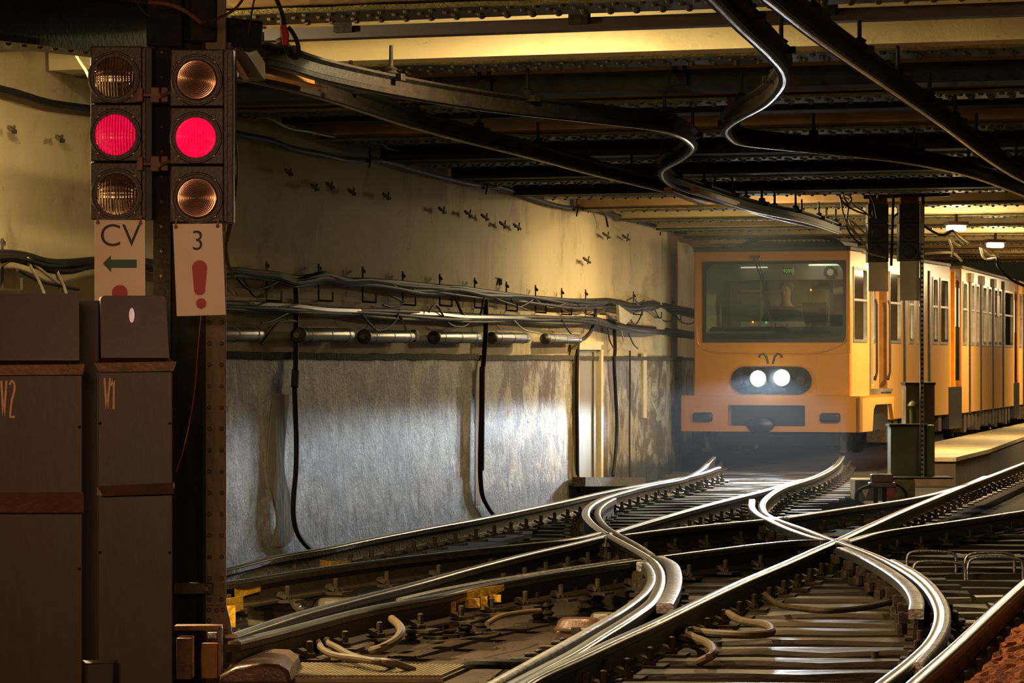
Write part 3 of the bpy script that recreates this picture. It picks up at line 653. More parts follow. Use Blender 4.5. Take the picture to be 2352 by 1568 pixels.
# yellow painted marks on rails (painted plates clamped to the rail side)
def yellow_mark(pts, hts, label, hang=()):
    path = [G(u, v, -.002) for u, v in pts]; path = [p + Vector((.0, -.045, 0)) for p in path]
    mb = MB(); n = len(path); vs = []
    for p, (a, b) in zip(path, hts): vs += [p + Vector((0, 0, -a)), p + Vector((0, 0, -b)), p + Vector((0, .01, -b)), p + Vector((0, .01, -a))]
    fs = [(4 * i + j, 4 * i + (j + 1) % 4, 4 * i + 4 + (j + 1) % 4, 4 * i + 4 + j) for i in range(n - 1) for j in range(4)] + [(3, 2, 1, 0), tuple(4 * (n - 1) + j for j in range(4))]
    mb.add(vs, fs)
    for u, v, w_, h_ in hang:
        c = G(u, v, -.002) + Vector((0, -.06, 0)); mb.box(c.x - w_, c.x + w_, c.y - .01, c.y, c.z - h_, c.z - .05)
    tag(mb.build('yellow_rail_mark', M['yellow']), label, 'rail mark', 'yellow paint marks on rails')
yellow_mark([(540, 1334), (600, 1325)], [(.02, .095), (.02, .075)], 'bright yellow painted block on the rail end beside the column')
yellow_mark([(500, 1368), (560, 1362)], [(.02, .12), (.01, .08)], 'ragged yellow paint patch low beside the column foot', ((530, 1366, .03, .16),))
yellow_mark([(1030, 1360), (1060, 1354), (1100, 1347), (1130, 1341), (1158, 1337)], [(.01, .07), (.02, .06), (.005, .055), (.012, .06), (.01, .04)], 'long ragged yellow paint strip on the nearest straight rail', ((1040, 1358, .018, .19), (1085, 1350, .04, .10), (1112, 1346, .018, .12), (1138, 1342, .03, .09)))
yellow_mark([(736, 1270), (760, 1266), (805, 1262)], [(.04, .13), (.06, .10), (.07, .09)], 'small yellow paint patch under the wall-side rail')
# cable hoses across the sleepers
def hose(pts, r, label, name='rubber_hose', m='hose', cat='hose', group='hoses between the rails', z=-.1):
    path = smooth([G(p[0], p[1], p[2] if len(p) > 2 else z) for p in pts], 7)
    mb = MB(); mb.tube(path, r, 9); tag(mb.build(name, M[m]), label, cat, group)
hose([(900, 1421, -.06), (918, 1438, -.04), (920, 1455, -.04), (905, 1472, -.06), (880, 1486, -.08), (855, 1494, -.12)], .020, 'dusty hose bent upright like a hook behind the front hoses')
hose([(770, 1446, -.10), (752, 1462), (750, 1474), (775, 1488), (810, 1506), (850, 1516), (900, 1521), (950, 1538, -.14)], .016, 'dusty hose looping from the insulator foot, left one of the crossing pair')
hose([(728, 1470), (745, 1494), (775, 1506), (820, 1512), (870, 1520), (905, 1530, -.14)], .016, 'dusty hose starting beside the low cast box, running under the other')
hose([(1575, 1447), (1590, 1462), (1620, 1474), (1638, 1490), (1630, 1508), (1605, 1520, -.13)], .020, 'dusty hose curling down at the left end of the right-hand sleepers')
hose([(1570, 1436, -.12), (1620, 1452), (1700, 1457), (1760, 1455), (1772, 1445), (1755, 1434), (1700, 1424), (1672, 1408, -.08)], .020, 'dusty hairpin hose lying across the right-hand sleepers')
hose([(1755, 1362, -.06), (1775, 1380), (1830, 1396), (1900, 1402), (1980, 1396), (2045, 1382), (2055, 1378)], .016, 'black cable sagging from the middle up to the right check plate', m='cablebr', cat='cable')
hose([(1070, 1530, -.16), (1110, 1524), (1200, 1526), (1300, 1528, -.2)], .022, 'dark hose leaving the footplate towards the bright rails', m='cable')
hose([(1118, 1432, -.12), (1150, 1415), (1200, 1406), (1240, 1402, -.12)], .014, 'thin bent hose among the sleeper ends')
hose([(1330, 1262, -.1), (1300, 1275), (1250, 1286), (1210, 1296, -.14)], .012, 'thin black cable in the dark between the diagonal rails', m='cable', cat='cable')
# insulator-like bolts and blocks along the lower left rail
def stud(u, v, h_, r, label, n=3, m='clip', z=-.3):
    p = G(u, v, z); root_z = 0; mb = MB(); prof = [(r * 1.4, 0), (r * 1.4, h_ * .12)]
    for i in range(n):
        a = h_ * (.15 + .6 * i / n); prof += [(r * .7, a), (r, a + h_ * .06), (r, a + h_ * .10), (r * .65, a + h_ * .14)]
    prof += [(r * .5, h_ * .85), (r * .5, h_), (0.001, h_)]
    mb.lathe(p, (0, 0, 1), prof, 12); tag(mb.build('track_stud', M[m]), label, 'stud', 'bolt studs beside the rails')
for i, (u, v, h_, r) in enumerate([(782, 1512, .20, .045), (874, 1490, .22, .040), (945, 1478, .16, .035), (1000, 1470, .20, .05), (1030, 1466, .20, .045), (1068, 1462, .22, .04), (1105, 1452, .18, .04), (1236, 1432, .2, .04), (1255, 1426, .22, .045), (1345, 1412, .22, .05), (1372, 1408, .22, .045)]):
    stud(u, v, h_, r, 'rusty ribbed bolt stud along the nearest straight rail, ' + ORD[i] + ' from the left')
for i, (u, v) in enumerate([(1692, 1442), (1732, 1428), (1770, 1412), (1800, 1398), (1832, 1384), (1662, 1450)]):
    stud(u, v, .22, .036, 'dusty ribbed bolt stud on the sleepers right of the diagonal rail, ' + ['second', 'third', 'fourth', 'fifth', 'sixth', 'first'][i] + ' from the left')
for i, (u, v) in enumerate([(2002, 1400), (2024, 1390), (2045, 1400), (2050, 1420), (2066, 1440), (2080, 1462), (2086, 1490), (2040, 1448), (1650, 1555), (2010, 1580)]):
    stud(u, v, .17, .036, 'dark fastening bolt beside the right S-curve, ' + ORD[i] + ' one going down', m='clip')
# cast junction boxes
def cast_box(u, v, w_, d_, h_, label, m, yaw=-11):
    p = G(u, v, -.3); root = empty('point_motor_box', p, R(yaw)); tag(root, label, 'box', 'cast track boxes')
    hw, hd = w_ / 2, d_ / 2
    mb = MB(); mb.box(-hw * .86, hw * .86, -hd * .86, hd * .86, 0, h_ * .5); mb.build('box_base', M[m], root, bev=.01)
    mb = MB(); vs = []
    for s_, z in ((1, h_ * .46), (1, h_ * .56), (.90, h_ * .64), (.84, h_ * .88), (.72, h_ * 1.0), (0.0, h_ * 1.03)):
        for k in range(16):
            a = 2 * math.pi * (k + .5) / 16; cx, cy = math.cos(a), math.sin(a); q = (abs(cx) ** 5 + abs(cy) ** 5) ** (-1 / 5); vs.append((cx * q * hw * s_, cy * q * hd * s_, z))
    mb.add(vs, [(i * 16 + j, i * 16 + (j + 1) % 16, (i + 1) * 16 + (j + 1) % 16, (i + 1) * 16 + j) for i in range(5) for j in range(16)] + [tuple(range(16))[::-1]]); mb.build('lid', M[m], root)
    mb = MB(); mb.box(-.025, .025, -hd * .98 - .012, -hd * .85, h_ * .30, h_ * .66); mb.cyl((0, -hd * 1.0, h_ * .42), (0, -hd * 1.06, h_ * .42), .012, 8); mb.build('latch', M['clip'], root, bev=.004)
    return root
cast_box(670, 1538, .175, .26, .165, 'rounded rusty cast box standing behind the footplate', 'boxred')
cast_box(632, 1436, .30, .30, .16, 'wide flat cast box behind the diagonal rail near the column', 'boxgrey')
cast_box(775, 1424, .30, .26, .13, 'flat cast box half hidden by the diagonal rail', 'boxgrey')
cast_box(1330, 1470, .26, .2, .12, 'round red rusted casting in the dirt by the S-curve', 'boxred')
cast_box(1385, 1462, .15, .2, .13, 'small stone-grey cast cover touching the S-curved rail', 'boxgrey')
for i, (u, v, w_) in enumerate([(1308, 1482, .30), (1255, 1510, .34), (1370, 1487, .24)]):
    mb = MB(); p = G(u, v, -.17); mb.box(p.x - w_ / 2, p.x + w_ / 2, p.y, p.y + .16, -.26, -.17); mb.box(p.x - w_ * .3, p.x + w_ * .2, p.y + .03, p.y + .10, -.17, -.15); mb.cyl((p.x - w_ * .1, p.y + .05, -.15), (p.x - w_ * .1, p.y + .05, -.135), .02, 8)
    tag(mb.build('sole_plate', M['railbody'], bev=.008), 'shiny iron sole plate left of the S-curved rail, ' + ['middle one', 'front one', 'rear one'][i], 'plate', 'sole plates by the S-curve')
# footplate with ribbed tread
root = empty('footplate', G(860, 1535, -.17)); tag(root, 'ribbed steel footplate over a pit at the bottom edge', 'footplate')
q = [G(640, 1524, -.15), G(1078, 1530, -.15), G(1018, 1556, -.15), G(560, 1556, -.15)]
mb = MB(); mb.prism([p + Vector((0, 0, -.02)) for p in q], (0, 0, .018)); mb.build('plate', M['grating'], root, world=True, sm=False)
mb = MB()
for i in range(44):
    t = i / 44; a = q[0].lerp(q[1], t); b = q[3].lerp(q[2], t); mb.bar(a.lerp(b, .02) + Vector((0, 0, .001)), a.lerp(b, .98) + Vector((0, 0, .001)), .012, .018)
mb.build('tread_ribs', M['grating'], root, world=True, sm=False)
mb = MB(); mb.prism([q[3] + Vector((0, .01, -.02)), q[2] + Vector((0, .01, -.02)), q[2] + Vector((0, .01, -.14)), q[3] + Vector((0, .01, -.14))], (0, .02, 0)); mb.build('side_skirt', M['cab_rust'], root, world=True)
# bar loops on the right
for i, (pts, lb) in enumerate([([(2083, 1284), (2086, 1273), (2096, 1267), (2184, 1269), (2194, 1275), (2196, 1286)], 'rear left'), ([(2098, 1306), (2101, 1296), (2110, 1290), (2204, 1293), (2214, 1298), (2217, 1309)], 'front left'),
                             ([(2216, 1292), (2220, 1278), (2232, 1271), (2316, 1271), (2326, 1277), (2330, 1290)], 'rear right'), ([(2222, 1306), (2226, 1290), (2236, 1282), (2334, 1282), (2346, 1288), (2350, 1304)], 'front right')]):
    D_ = F * (H + .05) / (pts[2][1] - HY); path = smooth([P(u, v, D_) for u, v in pts], 5); path = [Vector((path[0].x, D_, -.3))] + path + [Vector((path[-1].x, D_, -.3))]
    mb = MB(); mb.tube(path, .011, 8); tag(mb.build('bent_bar', M['wornplate']), 'bent steel bar loop on the right-hand track, ' + lb + ' one', 'bar', 'bent bar loops')
root = empty('clamp_frame', G(2265, 1320, -.3)); tag(root, 'rusty clamp frame under the front right bar loop', 'frame')
mb = MB(); c = G(2265, 1320, -.3)
for dx in (-.18, 0, .18): mb.box(c.x + dx - .03, c.x + dx + .03, c.y, c.y + .2, -.3, -.16)
mb.box(c.x - .26, c.x + .26, c.y + .05, c.y + .12, -.2, -.16); mb.build('frame_body', M['railbody'], root, world=True, bev=.005)

# ================================================================ RIVETED COLUMN, CABINETS, SIGNALS (foreground)
DC = 14.4
root = empty('riveted_column', P(470, 1560, DC)); tag(root, 'tall riveted iron column with a flared foot behind the right signal', 'column')
def pbox(mb, u0, v0, u1, v1, D, dep, zb=None):
    a = P(u0, v0, D); b = P(u1, v1, D); mb.box(a.x, b.x, D, D + dep, b.z, a.z); return mb
mb = MB(); pbox(mb, 470, -40, 519, 1392, DC, .02); mb.prism([P(470, 1388, DC), P(519, 1388, DC), P(527, 1420, DC), P(546, 1530, DC), P(560, 1580, DC), P(466, 1580, DC)], (0, .02, 0)); mb.build('front_flange', M['column'], root, world=True, bev=.003)
mb = MB(); pbox(mb, 395, -40, 474, 1600, DC + .10, .02); pbox(mb, 466, -40, 472, 1600, DC - .012, .13); mb.build('web_plate', M['soot'], root, world=True)
mb = MB(); pbox(mb, 352, -40, 392, 1600, DC + .02, .06); mb.build('inner_flange', M['soot'], root, world=True)
for k, (u, v0, v1, st) in enumerate(((481, 740, 1380, 49), (509, 740, 1380, 49), (371, 120, 660, 57))):
    mb = MB()
    for v in range(v0, v1, st): mb.rivet(P(u, v, DC + (.02 if k == 2 else 0)), (0, -1, 0), .0105, .009)
    mb.build('rivet_row', M['colrivet'], root, world=True)
mb = MB()
for u, v in ((480, 1400), (497, 1402), (512, 1400), (480, 1425), (500, 1440), (518, 1450), (482, 1475), (505, 1490), (528, 1500), (484, 1520), (520, 1545)): mb.rivet(P(u, v, DC), (0, -1, 0), .0105, .009)
mb.build('rivet_row', M['colrivet'], root, world=True)
mb = MB(); pbox(mb, 400, 1338, 488, 1364, DC - .05, .03); mb.cyl(P(474, 1352, DC - .05), P(474, 1352, DC - .07), .014, 10); mb.build('cross_strap', M['cab_rust'], root, world=True, bev=.004)
mb = MB(); mb.tube(smooth([P(462, 725, DC - .03), P(455, 800, DC - .03), P(447, 900, DC - .02), P(428, 1010, DC), P(405, 1085, DC)], 6), .0035, 6)
tag(mb.build('thin_wire', M['bracket']), 'thin brown wire hanging down the dark recess of the column', 'wire')
# base slab lump
mb = MB(); vs = []
c = P(590, 1560, 13.9); pr_ = [(500, 1575), (505, 1552), (540, 1533), (600, 1522), (640, 1524), (662, 1540), (672, 1575)]
mb.prism([P(u, v, 13.7) for u, v in pr_], (0, .7, 0)); tag(mb.build('column_footing', M['boxred'], bev=.02), 'rounded rusty footing at the base of the column', 'footing')
# rusty bracket fitting by the column foot
root = empty('rail_fitting', P(460, 1560, 13.9)); tag(root, 'small bracket with an orange-lit wooden block at the column foot', 'bracket')
mb = MB(); pbox(mb, 400, 1436, 508, 1448, 13.9, .08); pbox(mb, 500, 1440, 509, 1555, 13.9, .06); pbox(mb, 405, 1465, 440, 1560, 13.85, .12); mb.build('frame', M['cab_lip'], root, world=True, bev=.004)
mb = MB(); pbox(mb, 462, 1478, 500, 1558, 13.92, .06); mb.build('block', M['orangewood'], root, world=True, bev=.004)
mb = MB(); pbox(mb, 476, 1452, 498, 1466, 13.86, .03); mb.build('bolt', M['wornplate'], root, world=True, bev=.003)
mb = MB(); pbox(mb, 178, 1522, 262, 1600, 12.35, .12); tag(mb.build('dark_box', M['cab_dark'], bev=.006), 'small black box at the foot between the two cabinets', 'box')

def cabinet(u0, u1, vt, vh, vl, vf0, vf1, D, label, num, hu, sk):
    sc_ = D / F; x0 = (u0 - CU) * sc_; x1 = (u1 - CU) * sc_; wd = x1 - x0; Z = lambda v: H - (v - HY) * sc_
    root = empty('switch_cabinet', (x0, D, -.3)); tag(root, label, 'cabinet', 'rusty switch cabinets'); dep = .26
    tp = .13 * dep; mb = MB(); mb.prism([(x0 + .004, D, -.3), (x1 - .004, D, -.3), (x1 - .004 - tp, D + dep, -.3), (x0 + .004 - tp, D + dep, -.3)], (0, 0, Z(vl) + .3)); mb.build('cabinet_body', M['cab_rust'], root, world=True, bev=.004)
    # lid: narrower hood leaning back, rounded top corners, with a flared lip
    a, b = (hu[0] - CU) * sc_, (hu[1] - CU) * sc_; c_, d_ = (hu[2] - CU) * sc_, (hu[3] - CU) * sc_; zt, zb = Z(vt), Z(vh); r = .014
    mb = MB(); front = [(c_, zb), (d_, zb), (b + .0, zt - r), (b - r * .3, zt - r * .3), (b - r, zt), (a + r, zt), (a + r * .3, zt - r * .3), (a, zt - r)]
    vs = [Vector((x, D + .015 + (.03 * (z - zb) / (zt - zb)), z)) for x, z in front] + [Vector((x - tp, D + dep - .02, z)) for x, z in front]
    n = len(front); mb.add(vs, [tuple(range(n)), tuple(range(n, 2 * n))[::-1]] + [((i + 1) % n, i, n + i, n + (i + 1) % n) for i in range(n)]); mb.build('hood', M['cab_hood'], root, world=True)
    mb = MB(); mb.add([Vector((c_, D + .014, zb + .004)), Vector((d_, D + .014, zb + .004)), Vector((x1 + .008, D - .03, Z(vh + 10))), Vector((x0 - .004, D - .03, Z(vh + 10))), Vector((c_, D + dep, zb)), Vector((d_ - tp, D + dep, zb)), Vector((x1 + .008 - tp, D + dep + .01, Z(vh + 10))), Vector((x0 - .004, D + dep + .01, Z(vh + 10)))],
                      [(0, 3, 2, 1), (4, 5, 6, 7), (0, 4, 7, 3), (1, 2, 6, 5), (2, 3, 7, 6), (0, 1, 5, 4)]); mb.build('hood_skirt', M['cab_hood'], root, world=True)
    mb = MB(); yy = D - .032; mb.add([Vector((x0 - .004, yy, Z(vh + 9))), Vector((x1 + .009, yy, Z(vh + 6))), Vector((x1 - .002, yy + .004, Z(vl))), Vector((x0 + .012, yy + .004, Z(vl + 2)))] + [Vector((x0 - .004, yy + .05, Z(vh + 9))), Vector((x1 + .009, yy + .05, Z(vh + 6))), Vector((x1 - .002, yy + .05, Z(vl))), Vector((x0 + .012, yy + .05, Z(vl + 2)))],
                      [(0, 3, 2, 1), (4, 5, 6, 7), (0, 1, 5, 4), (2, 3, 7, 6), (1, 2, 6, 5), (0, 4, 7, 3)]); mb.build('drip_lip', M['cab_lip'], root, world=True)
    mb = MB(); mb.add([Vector((x0, D - .002, Z(vf0 + sk))), Vector((x1, D - .002, Z(vf0))), Vector((x1 + .006, D - .04, Z(vf1 - sk * .6))), Vector((x0 + .03, D - .04, Z(vf1))), Vector((x0, D + .01, Z(vf0 + sk))), Vector((x1, D + .01, Z(vf0))), Vector((x1, D + .01, Z(vf1 - sk))), Vector((x0, D + .01, Z(vf1)))],
                      [(0, 3, 2, 1), (0, 1, 5, 4), (1, 2, 6, 5), (2, 3, 7, 6), (3, 0, 4, 7)]); mb.build('drip_flap', M['cab_lip' if 0 else 'boxred'], root, world=True)
    for v in (vl + 120, vf1 + 130):
        for u in (u0 + 8, u1 - 9):
            mb = MB(); p = P(u, v, D - .001); mb.lathe(p, (0, -1, 0), [(.006, 0), (.006, .004), (.003, .006)], 8); mb.build('screw', M['soot'], root, world=True)
    return root
c1 = cabinet(222, 399, 678, 824, 852, 1108, 1138, 12.55, 'rusty switch cabinet numbered V1, right of the pair', 'V1', (228, 378, 232, 388), 8)
c2 = cabinet(-60, 192, 673, 830, 860, 1130, 1176, 12.2, 'rusty switch cabinet numbered V2 at the left edge', 'V2', (-70, 178, -64, 181), 0)
def strokes(name, segs, D, root, wpx=5):
    mb = MB()
    for s_ in segs:
        pts = smooth([P(u, v, D) for u, v in s_], 5) if len(s_) > 2 else [P(u, v, D) for u, v in s_]
        for a, b in zip(pts, pts[1:]):
            mb.bar(a, b, wpx * D / F, .0016, (0, 1, 0))
    mb.build(name, M['chalk'], root, world=True)
strokes('painted_number', [[(240, 868), (245, 940)], [(253, 868), (246, 940)], [(255, 886), (262, 868)], [(262, 868), (261, 940)]], 12.546, c1, 4.5)
strokes('painted_number', [[(3, 874), (8, 958)], [(15, 874), (9, 958)], [(22, 884), (27, 874), (33, 882), (33, 897), (27, 920), (23, 956)], [(22, 957), (34, 957)]], 12.196, c2, 4.5)
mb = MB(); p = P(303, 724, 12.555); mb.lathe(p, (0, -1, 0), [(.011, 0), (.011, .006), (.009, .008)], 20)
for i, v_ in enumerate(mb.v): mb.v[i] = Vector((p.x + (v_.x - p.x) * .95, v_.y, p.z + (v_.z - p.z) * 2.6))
mb.build('white_glow_spot', emit('glow_spot', (.9, .62, .58), .35), c1, world=True)  # pale oval spot on the hood; emission makes it shine, it is no lamp
mb = MB(); pbox(mb, 180, 690, 226, 1568, 12.72, .2); tag(mb.build('cabinet_spacer', M['cab_dark']), 'black gap panel between the two cabinets', 'panel')

# signal heads
def signal_head(u0, u1, vt, vb, D, lit, lens, label, ring=(60, 50), yaw=0, lens_kind='line', side=25):
    s_ = D / F; x0 = (u0 - CU) * s_; x1 = (u1 - CU) * s_; Z = lambda v: H - (v - HY) * s_
    root = empty('traffic_signal', ((x0 + x1) / 2, D, Z(vb))); tag(root, label, 'signal', 'foreground signal heads')
    dep = .20
    n = 3; hgt = (vb - vt) / 3
    for i in range(3):
        mb = MB(); mb.box(x0, x1, D, D + dep, Z(vt + hgt * (i + 1)) + .002, Z(vt + hgt * i) - .002)
        m_ = mb.build('signal_chamber', M['housing'], root, world=True, bev=.005)
        cu_, cv = lens[i]; c = P(cu_, cv, D)
        r1 = ring[0] * s_; r0 = ring[1] * s_
        rg = MB(); rg.lathe(c, (0, -1, 0), [(r1, 0), (r1, .006), (r1 * .97, .010), (r1 * .92, .010), (r1 * .90, .004), (r0 * 1.02, .004), (r0 * 1.0, .001)], 48); rg.build('lens_ring', M['housing'], m_, world=True)
        ln = MB(); n_ = 64
        if lens_kind == 'ring' or not lit[i]:
            prof = []; K = 24
            for k in range(K + 1):
                q = k / K; rr = r0 * .985 * (1 - q); prof.append((rr, .006 + .026 * (1 - (1 - q) ** 2) + (.0045 if k % 2 else 0)))
            ln.lathe(c, (0, -1, 0), prof, n_)
        else:
            prof = []; K = 20
            for k in range(K + 1):
                q = k / K; prof.append((r0 * .985 * (1 - q), .006 + .030 * (1 - (1 - q) ** 2)))
            ln.lathe(c, (0, -1, 0), prof, n_)
        vs = ln.v
        if lens_kind == 'line':                   # vertical flutes across the lens
            ln = MB(); K = 64; J = 24; vv = []
            for a in range(K + 1):
                xx = -1 + 2 * a / K; xx = max(-.985, min(.985, xx)); hh = math.sqrt(max(1 - xx * xx, 0))
                for b in range(J + 1):
                    zz = -hh + 2 * hh * b / J; q = math.sqrt(min(1, xx * xx + zz * zz))
                    vv.append(Vector((c.x + xx * r0, D - .004 - .030 * (1 - q * q) - .0035 * abs(math.sin(a * math.pi / 4.6)) - .0009 * math.sin(b * 1.6), c.z + zz * r0)))
            ln.add(vv, [(a * (J + 1) + b, (a + 1) * (J + 1) + b, (a + 1) * (J + 1) + b + 1, a * (J + 1) + b + 1) for a in range(K) for b in range(J)])
        ln.build('lens', M['redlens' if lens_kind == 'line' else 'redlensb'] if lit[i] else M['darklens'], m_, world=True)
        for du, dv in ((-1, -1), (1, -1), (-1, 1), (1, 1)):
            q = P(cu_ + du * ring[0] * .68, cv + dv * ring[0] * .70, D - .006)
            sc2 = MB(); sc2.lathe(q, (0, -1, 0), [(.0065, 0), (.0065, .003), (.004, .0045)], 10); sc2.build('screw', M['brass'], m_, world=True)
    mb = MB(); mb.box(x1, x1 + .012, D + .02, D + dep - .02, Z(vb) + .01, Z(vt) - .01); mb.build('side_hinge', M['housing'], root, world=True)
    return root
s1 = signal_head(208, 326, 105, 505, 14.25, (0, 1, 0), ((262, 178), (265, 310), (268, 446)), 'three-lamp signal head on the left with fluted lenses, middle red lit', (60, 47))
s2 = signal_head(392, 514, 112, 512, 13.95, (0, 1, 0), ((452, 184), (450, 316), (453, 455)), 'three-lamp signal head on the right with ringed lenses, middle red lit', (60, 47), lens_kind='ring')
mb = MB(); pbox(mb, 327, 108, 350, 505, 14.3, .12); mb.build('side_casing', M['housing_far'], s1, world=True, bev=.004)
mb = MB(); pbox(mb, 516, 112, 536, 512, 14.0, .10); mb.build('side_casing', M['housing'], s2, world=True, bev=.004)
for v in (165, 265, 290, 470):
    mb = MB(); mb.rivet(P(526, v + 20, 14.0), (0, -1, 0), .007, .006); mb.build('bolt', M['brass'], s2, world=True)
for i, v in enumerate((218, 376)):
    root = empty('signal_clamp', P(365, v, 14.2)); tag(root, ('upper' if i == 0 else 'lower') + ' reddish clamp bracket between the two signal heads', 'clamp', 'clamps between the signals')
    mb = MB(); pbox(mb, 346, v - 18, 366, v + 17, 14.15, .06); pbox(mb, 314, v - 16, 328, v + 15, 14.2, .02); pbox(mb, 328, v - 4, 348, v + 4, 14.22, .02); pbox(mb, 370, v - 18, 386, v + 16, 14.12, .05); mb.build('bracket_body', M['bracket'], root, world=True, bev=.003)
    mb = MB(); mb.cyl(P(368, v + 2, 14.08), P(392, v - 6, 14.08), .007, 8); mb.lathe(P(368, v + 2, 14.10), (-.3, -1, 0), [(.012, 0), (.012, .012)], 6); mb.build('bolt', M['brass'], root, world=True)
mb = MB(); mb.tube(smooth([P(538, 110, 14.1), P(542, 200, 14.1), P(539, 300, 14.1), P(545, 380, 14.1), P(538, 470, 14.1), P(530, 520, 14.1), P(522, 555, 14.1)], 6), .006, 7)
tag(mb.build('signal_cable', M['cablebr']), 'brown cable running down the right side of the right signal', 'cable')
mb = MB(); mb.tube(smooth([P(533, 480, 14.15), P(528, 515, 14.12), P(520, 545, 14.1), P(522, 600, 14.2), P(536, 640, 14.3)], 6), .008, 7)
tag(mb.build('signal_cable', M['cablebr']), 'short cable loop beside the upper right of the number 3 sign', 'cable')

# signs
def sign(pts, D, label, th=.004):
    root = empty('signal_sign', P(pts[3][0], pts[3][1], D)); tag(root, label, 'sign', 'signs under the signals')
    mb = MB(); mb.prism([P(u, v, D) for u, v in pts], (0, th, 0)); mb.build('sign_plate', M['sign'], root, world=True, bev=.0012)
    return root
def put_text(body, u, v, hpx, D, parent, mkey, sx=1.0):
    size = hpx * D / F / .72; me = text_mesh(body, size); p = P(u, v, D - .0015); me.materials.clear(); me.materials.append(M[mkey])
    me.transform(wm(parent).inverted() @ Matrix.Translation(p) @ Matrix.Rotation(R(90), 4, 'X') @ Matrix.Diagonal((sx, 1, 1, 1)))
    o = bpy.data.objects.new('lettering', me); C.objects.link(o); o.parent = parent
def flat(name, pts, D, parent, mkey):
    mb = MB(); mb.prism([P(u, v, D - .0022) for u, v in pts], (0, .002, 0)); mb.build(name, M[mkey], parent, world=True, sm=False)
g1 = sign([(217, 505), (333, 505), (334, 730), (217, 730)], 14.2, 'pale sign reading CV with a green arrow under the left signal')
put_text('CV', 276, 565, 53, 14.2, g1, 'ink', 1.0)
flat('green_arrow', [(236, 605), (255, 586), (255, 596), (314, 596), (314, 615), (255, 615), (255, 625)], 14.2, g1, 'green')
def blob(cu_, cv, r0, r1, v1, n=14):
    pts = [(cu_ + r0 * math.cos(math.pi + math.pi * i / n), cv + r0 * math.sin(math.pi + math.pi * i / n)) for i in range(n + 1)]
    pts += [(cu_ + r1 * math.cos(math.pi * i / n), v1 + r1 * math.sin(math.pi * i / n)) for i in range(n + 1)]
    return pts
flat('exclamation_mark', blob(275, 672, 18, 12, 715), 14.2, g1, 'redink')
g2 = sign([(397, 514), (510, 513), (519, 723), (406, 726)], 13.9, 'pale sign reading 3 with a red exclamation mark')
put_text('3', 454, 574, 47, 13.9, g2, 'ink', .95)
em_ = empty  # the exclamation mark: bar and dot
flat('exclamation_mark', blob(458.5, 615, 17.5, 13, 665), 13.9, g2, 'redink')
flat('exclamation_dot', [(462 + 12 * math.cos(2 * math.pi * i / 24), 697 + 12.5 * math.sin(2 * math.pi * i / 24)) for i in range(24)], 13.9, g2, 'redink')
for g_, D_, us in ((g1, 14.2, ((225, 511, 498), (323, 512, 498))), (g2, 13.9, ((404, 521, 506), (500, 519, 505)))):
    for u, v, v2 in us:
        mb = MB(); 
        for vv in (v, v2): mb.lathe(P(u, vv, D_ - .003), (0, -1, 0), [(.0085, 0), (.0085, .004), (.0055, .005), (.0055, .007)], 10)
        mb.bar(P(u, v, D_ - .004), P(u, v2, D_ - .004), .008, .003, (0, 1, 0)); mb.build('fixing_screw', M['cab_lip'], g_, world=True)

# cables hanging around the top of the signals
def hang(pts, D, r, label, name='hanging_cable', m='cable', cat='cable', group=None):
    path = smooth([P(p[0], p[1], p[2] if len(p) > 2 else D) for p in pts], 7); mb = MB(); mb.tube(path, r, 8); return tag(mb.build(name, M[m]), label, cat, group)
o_ = hang([(625, -20), (640, 10), (650, 40), (655, 80), (656, 105), (668, 130), (682, 133), (686, 118), (682, 95), (672, 75), (662, 62)], 13.6, .009, 'dark cable ending in a loop right of the signal tops')
mb = MB(); mb.tube([P(650, 58, 13.59), P(655, 80, 13.59), P(656, 104, 13.59)], [.013, .017, .013], 8); tag(mb.build('red_tape_wrap', M['rednote']), 'red tape wrapped round the looped cable', 'tape')
hang([(588, -20), (578, 30), (570, 80)], 13.8, .004, 'thin pale rod hanging beside the column head', m='cablebr', cat='rod')
hang([(570, -20), (540, 20), (500, 42), (470, 50), (460, 55)], 13.9, .006, 'cable with a glint curving into the top of the column', m='cablebr')
hang([(300, -20), (330, 25), (345, 35)], 13.9, .006, 'short dark cable at the top left of the column head')
hang([(160, 100), (180, 135), (196, 160), (205, 178), (215, 200)], 16.5, .008, 'pale cable dropping behind the left signal top', m='cablelt')
hang([(340, 5), (390, 10), (430, 28), (462, 52)], 13.9, .008, 'reddish cable curving across the top of the column', m='bracket')

# ================================================================ LEFT WALL FITTINGS
def wall_cable(pts, r, label, off=.05, m='cable', group=None, name='wall_cable', cat='cable', k=6, jit=0):
    path = smooth([W(p[0], p[1], p[2] if len(p) > 2 else off) for p in pts], k)
    if jit: path = [p + Vector((0, 0, random.uniform(-jit, jit))) for p in path]
    mb = MB(); mb.tube(path, r, 7); return tag(mb.build(name, M[m]), label, cat, group)
wall_cable([(-30, 197), (40, 214), (110, 235), (210, 250), (350, 269), (480, 291), (560, 310), (620, 322), (670, 340), (730, 352), (800, 367), (880, 369), (960, 392), (1040, 412), (1100, 425), (1150, 429), (1220, 452), (1290, 474), (1370, 482), (1450, 504), (1540, 527), (1640, 547)], .022, 'thick black cable swagging along the top of the left wall', off=.06)
wall_cable([(1380, 478), (1392, 500), (1396, 520)], .012, 'short black cable end hanging from the top cable', off=.08)
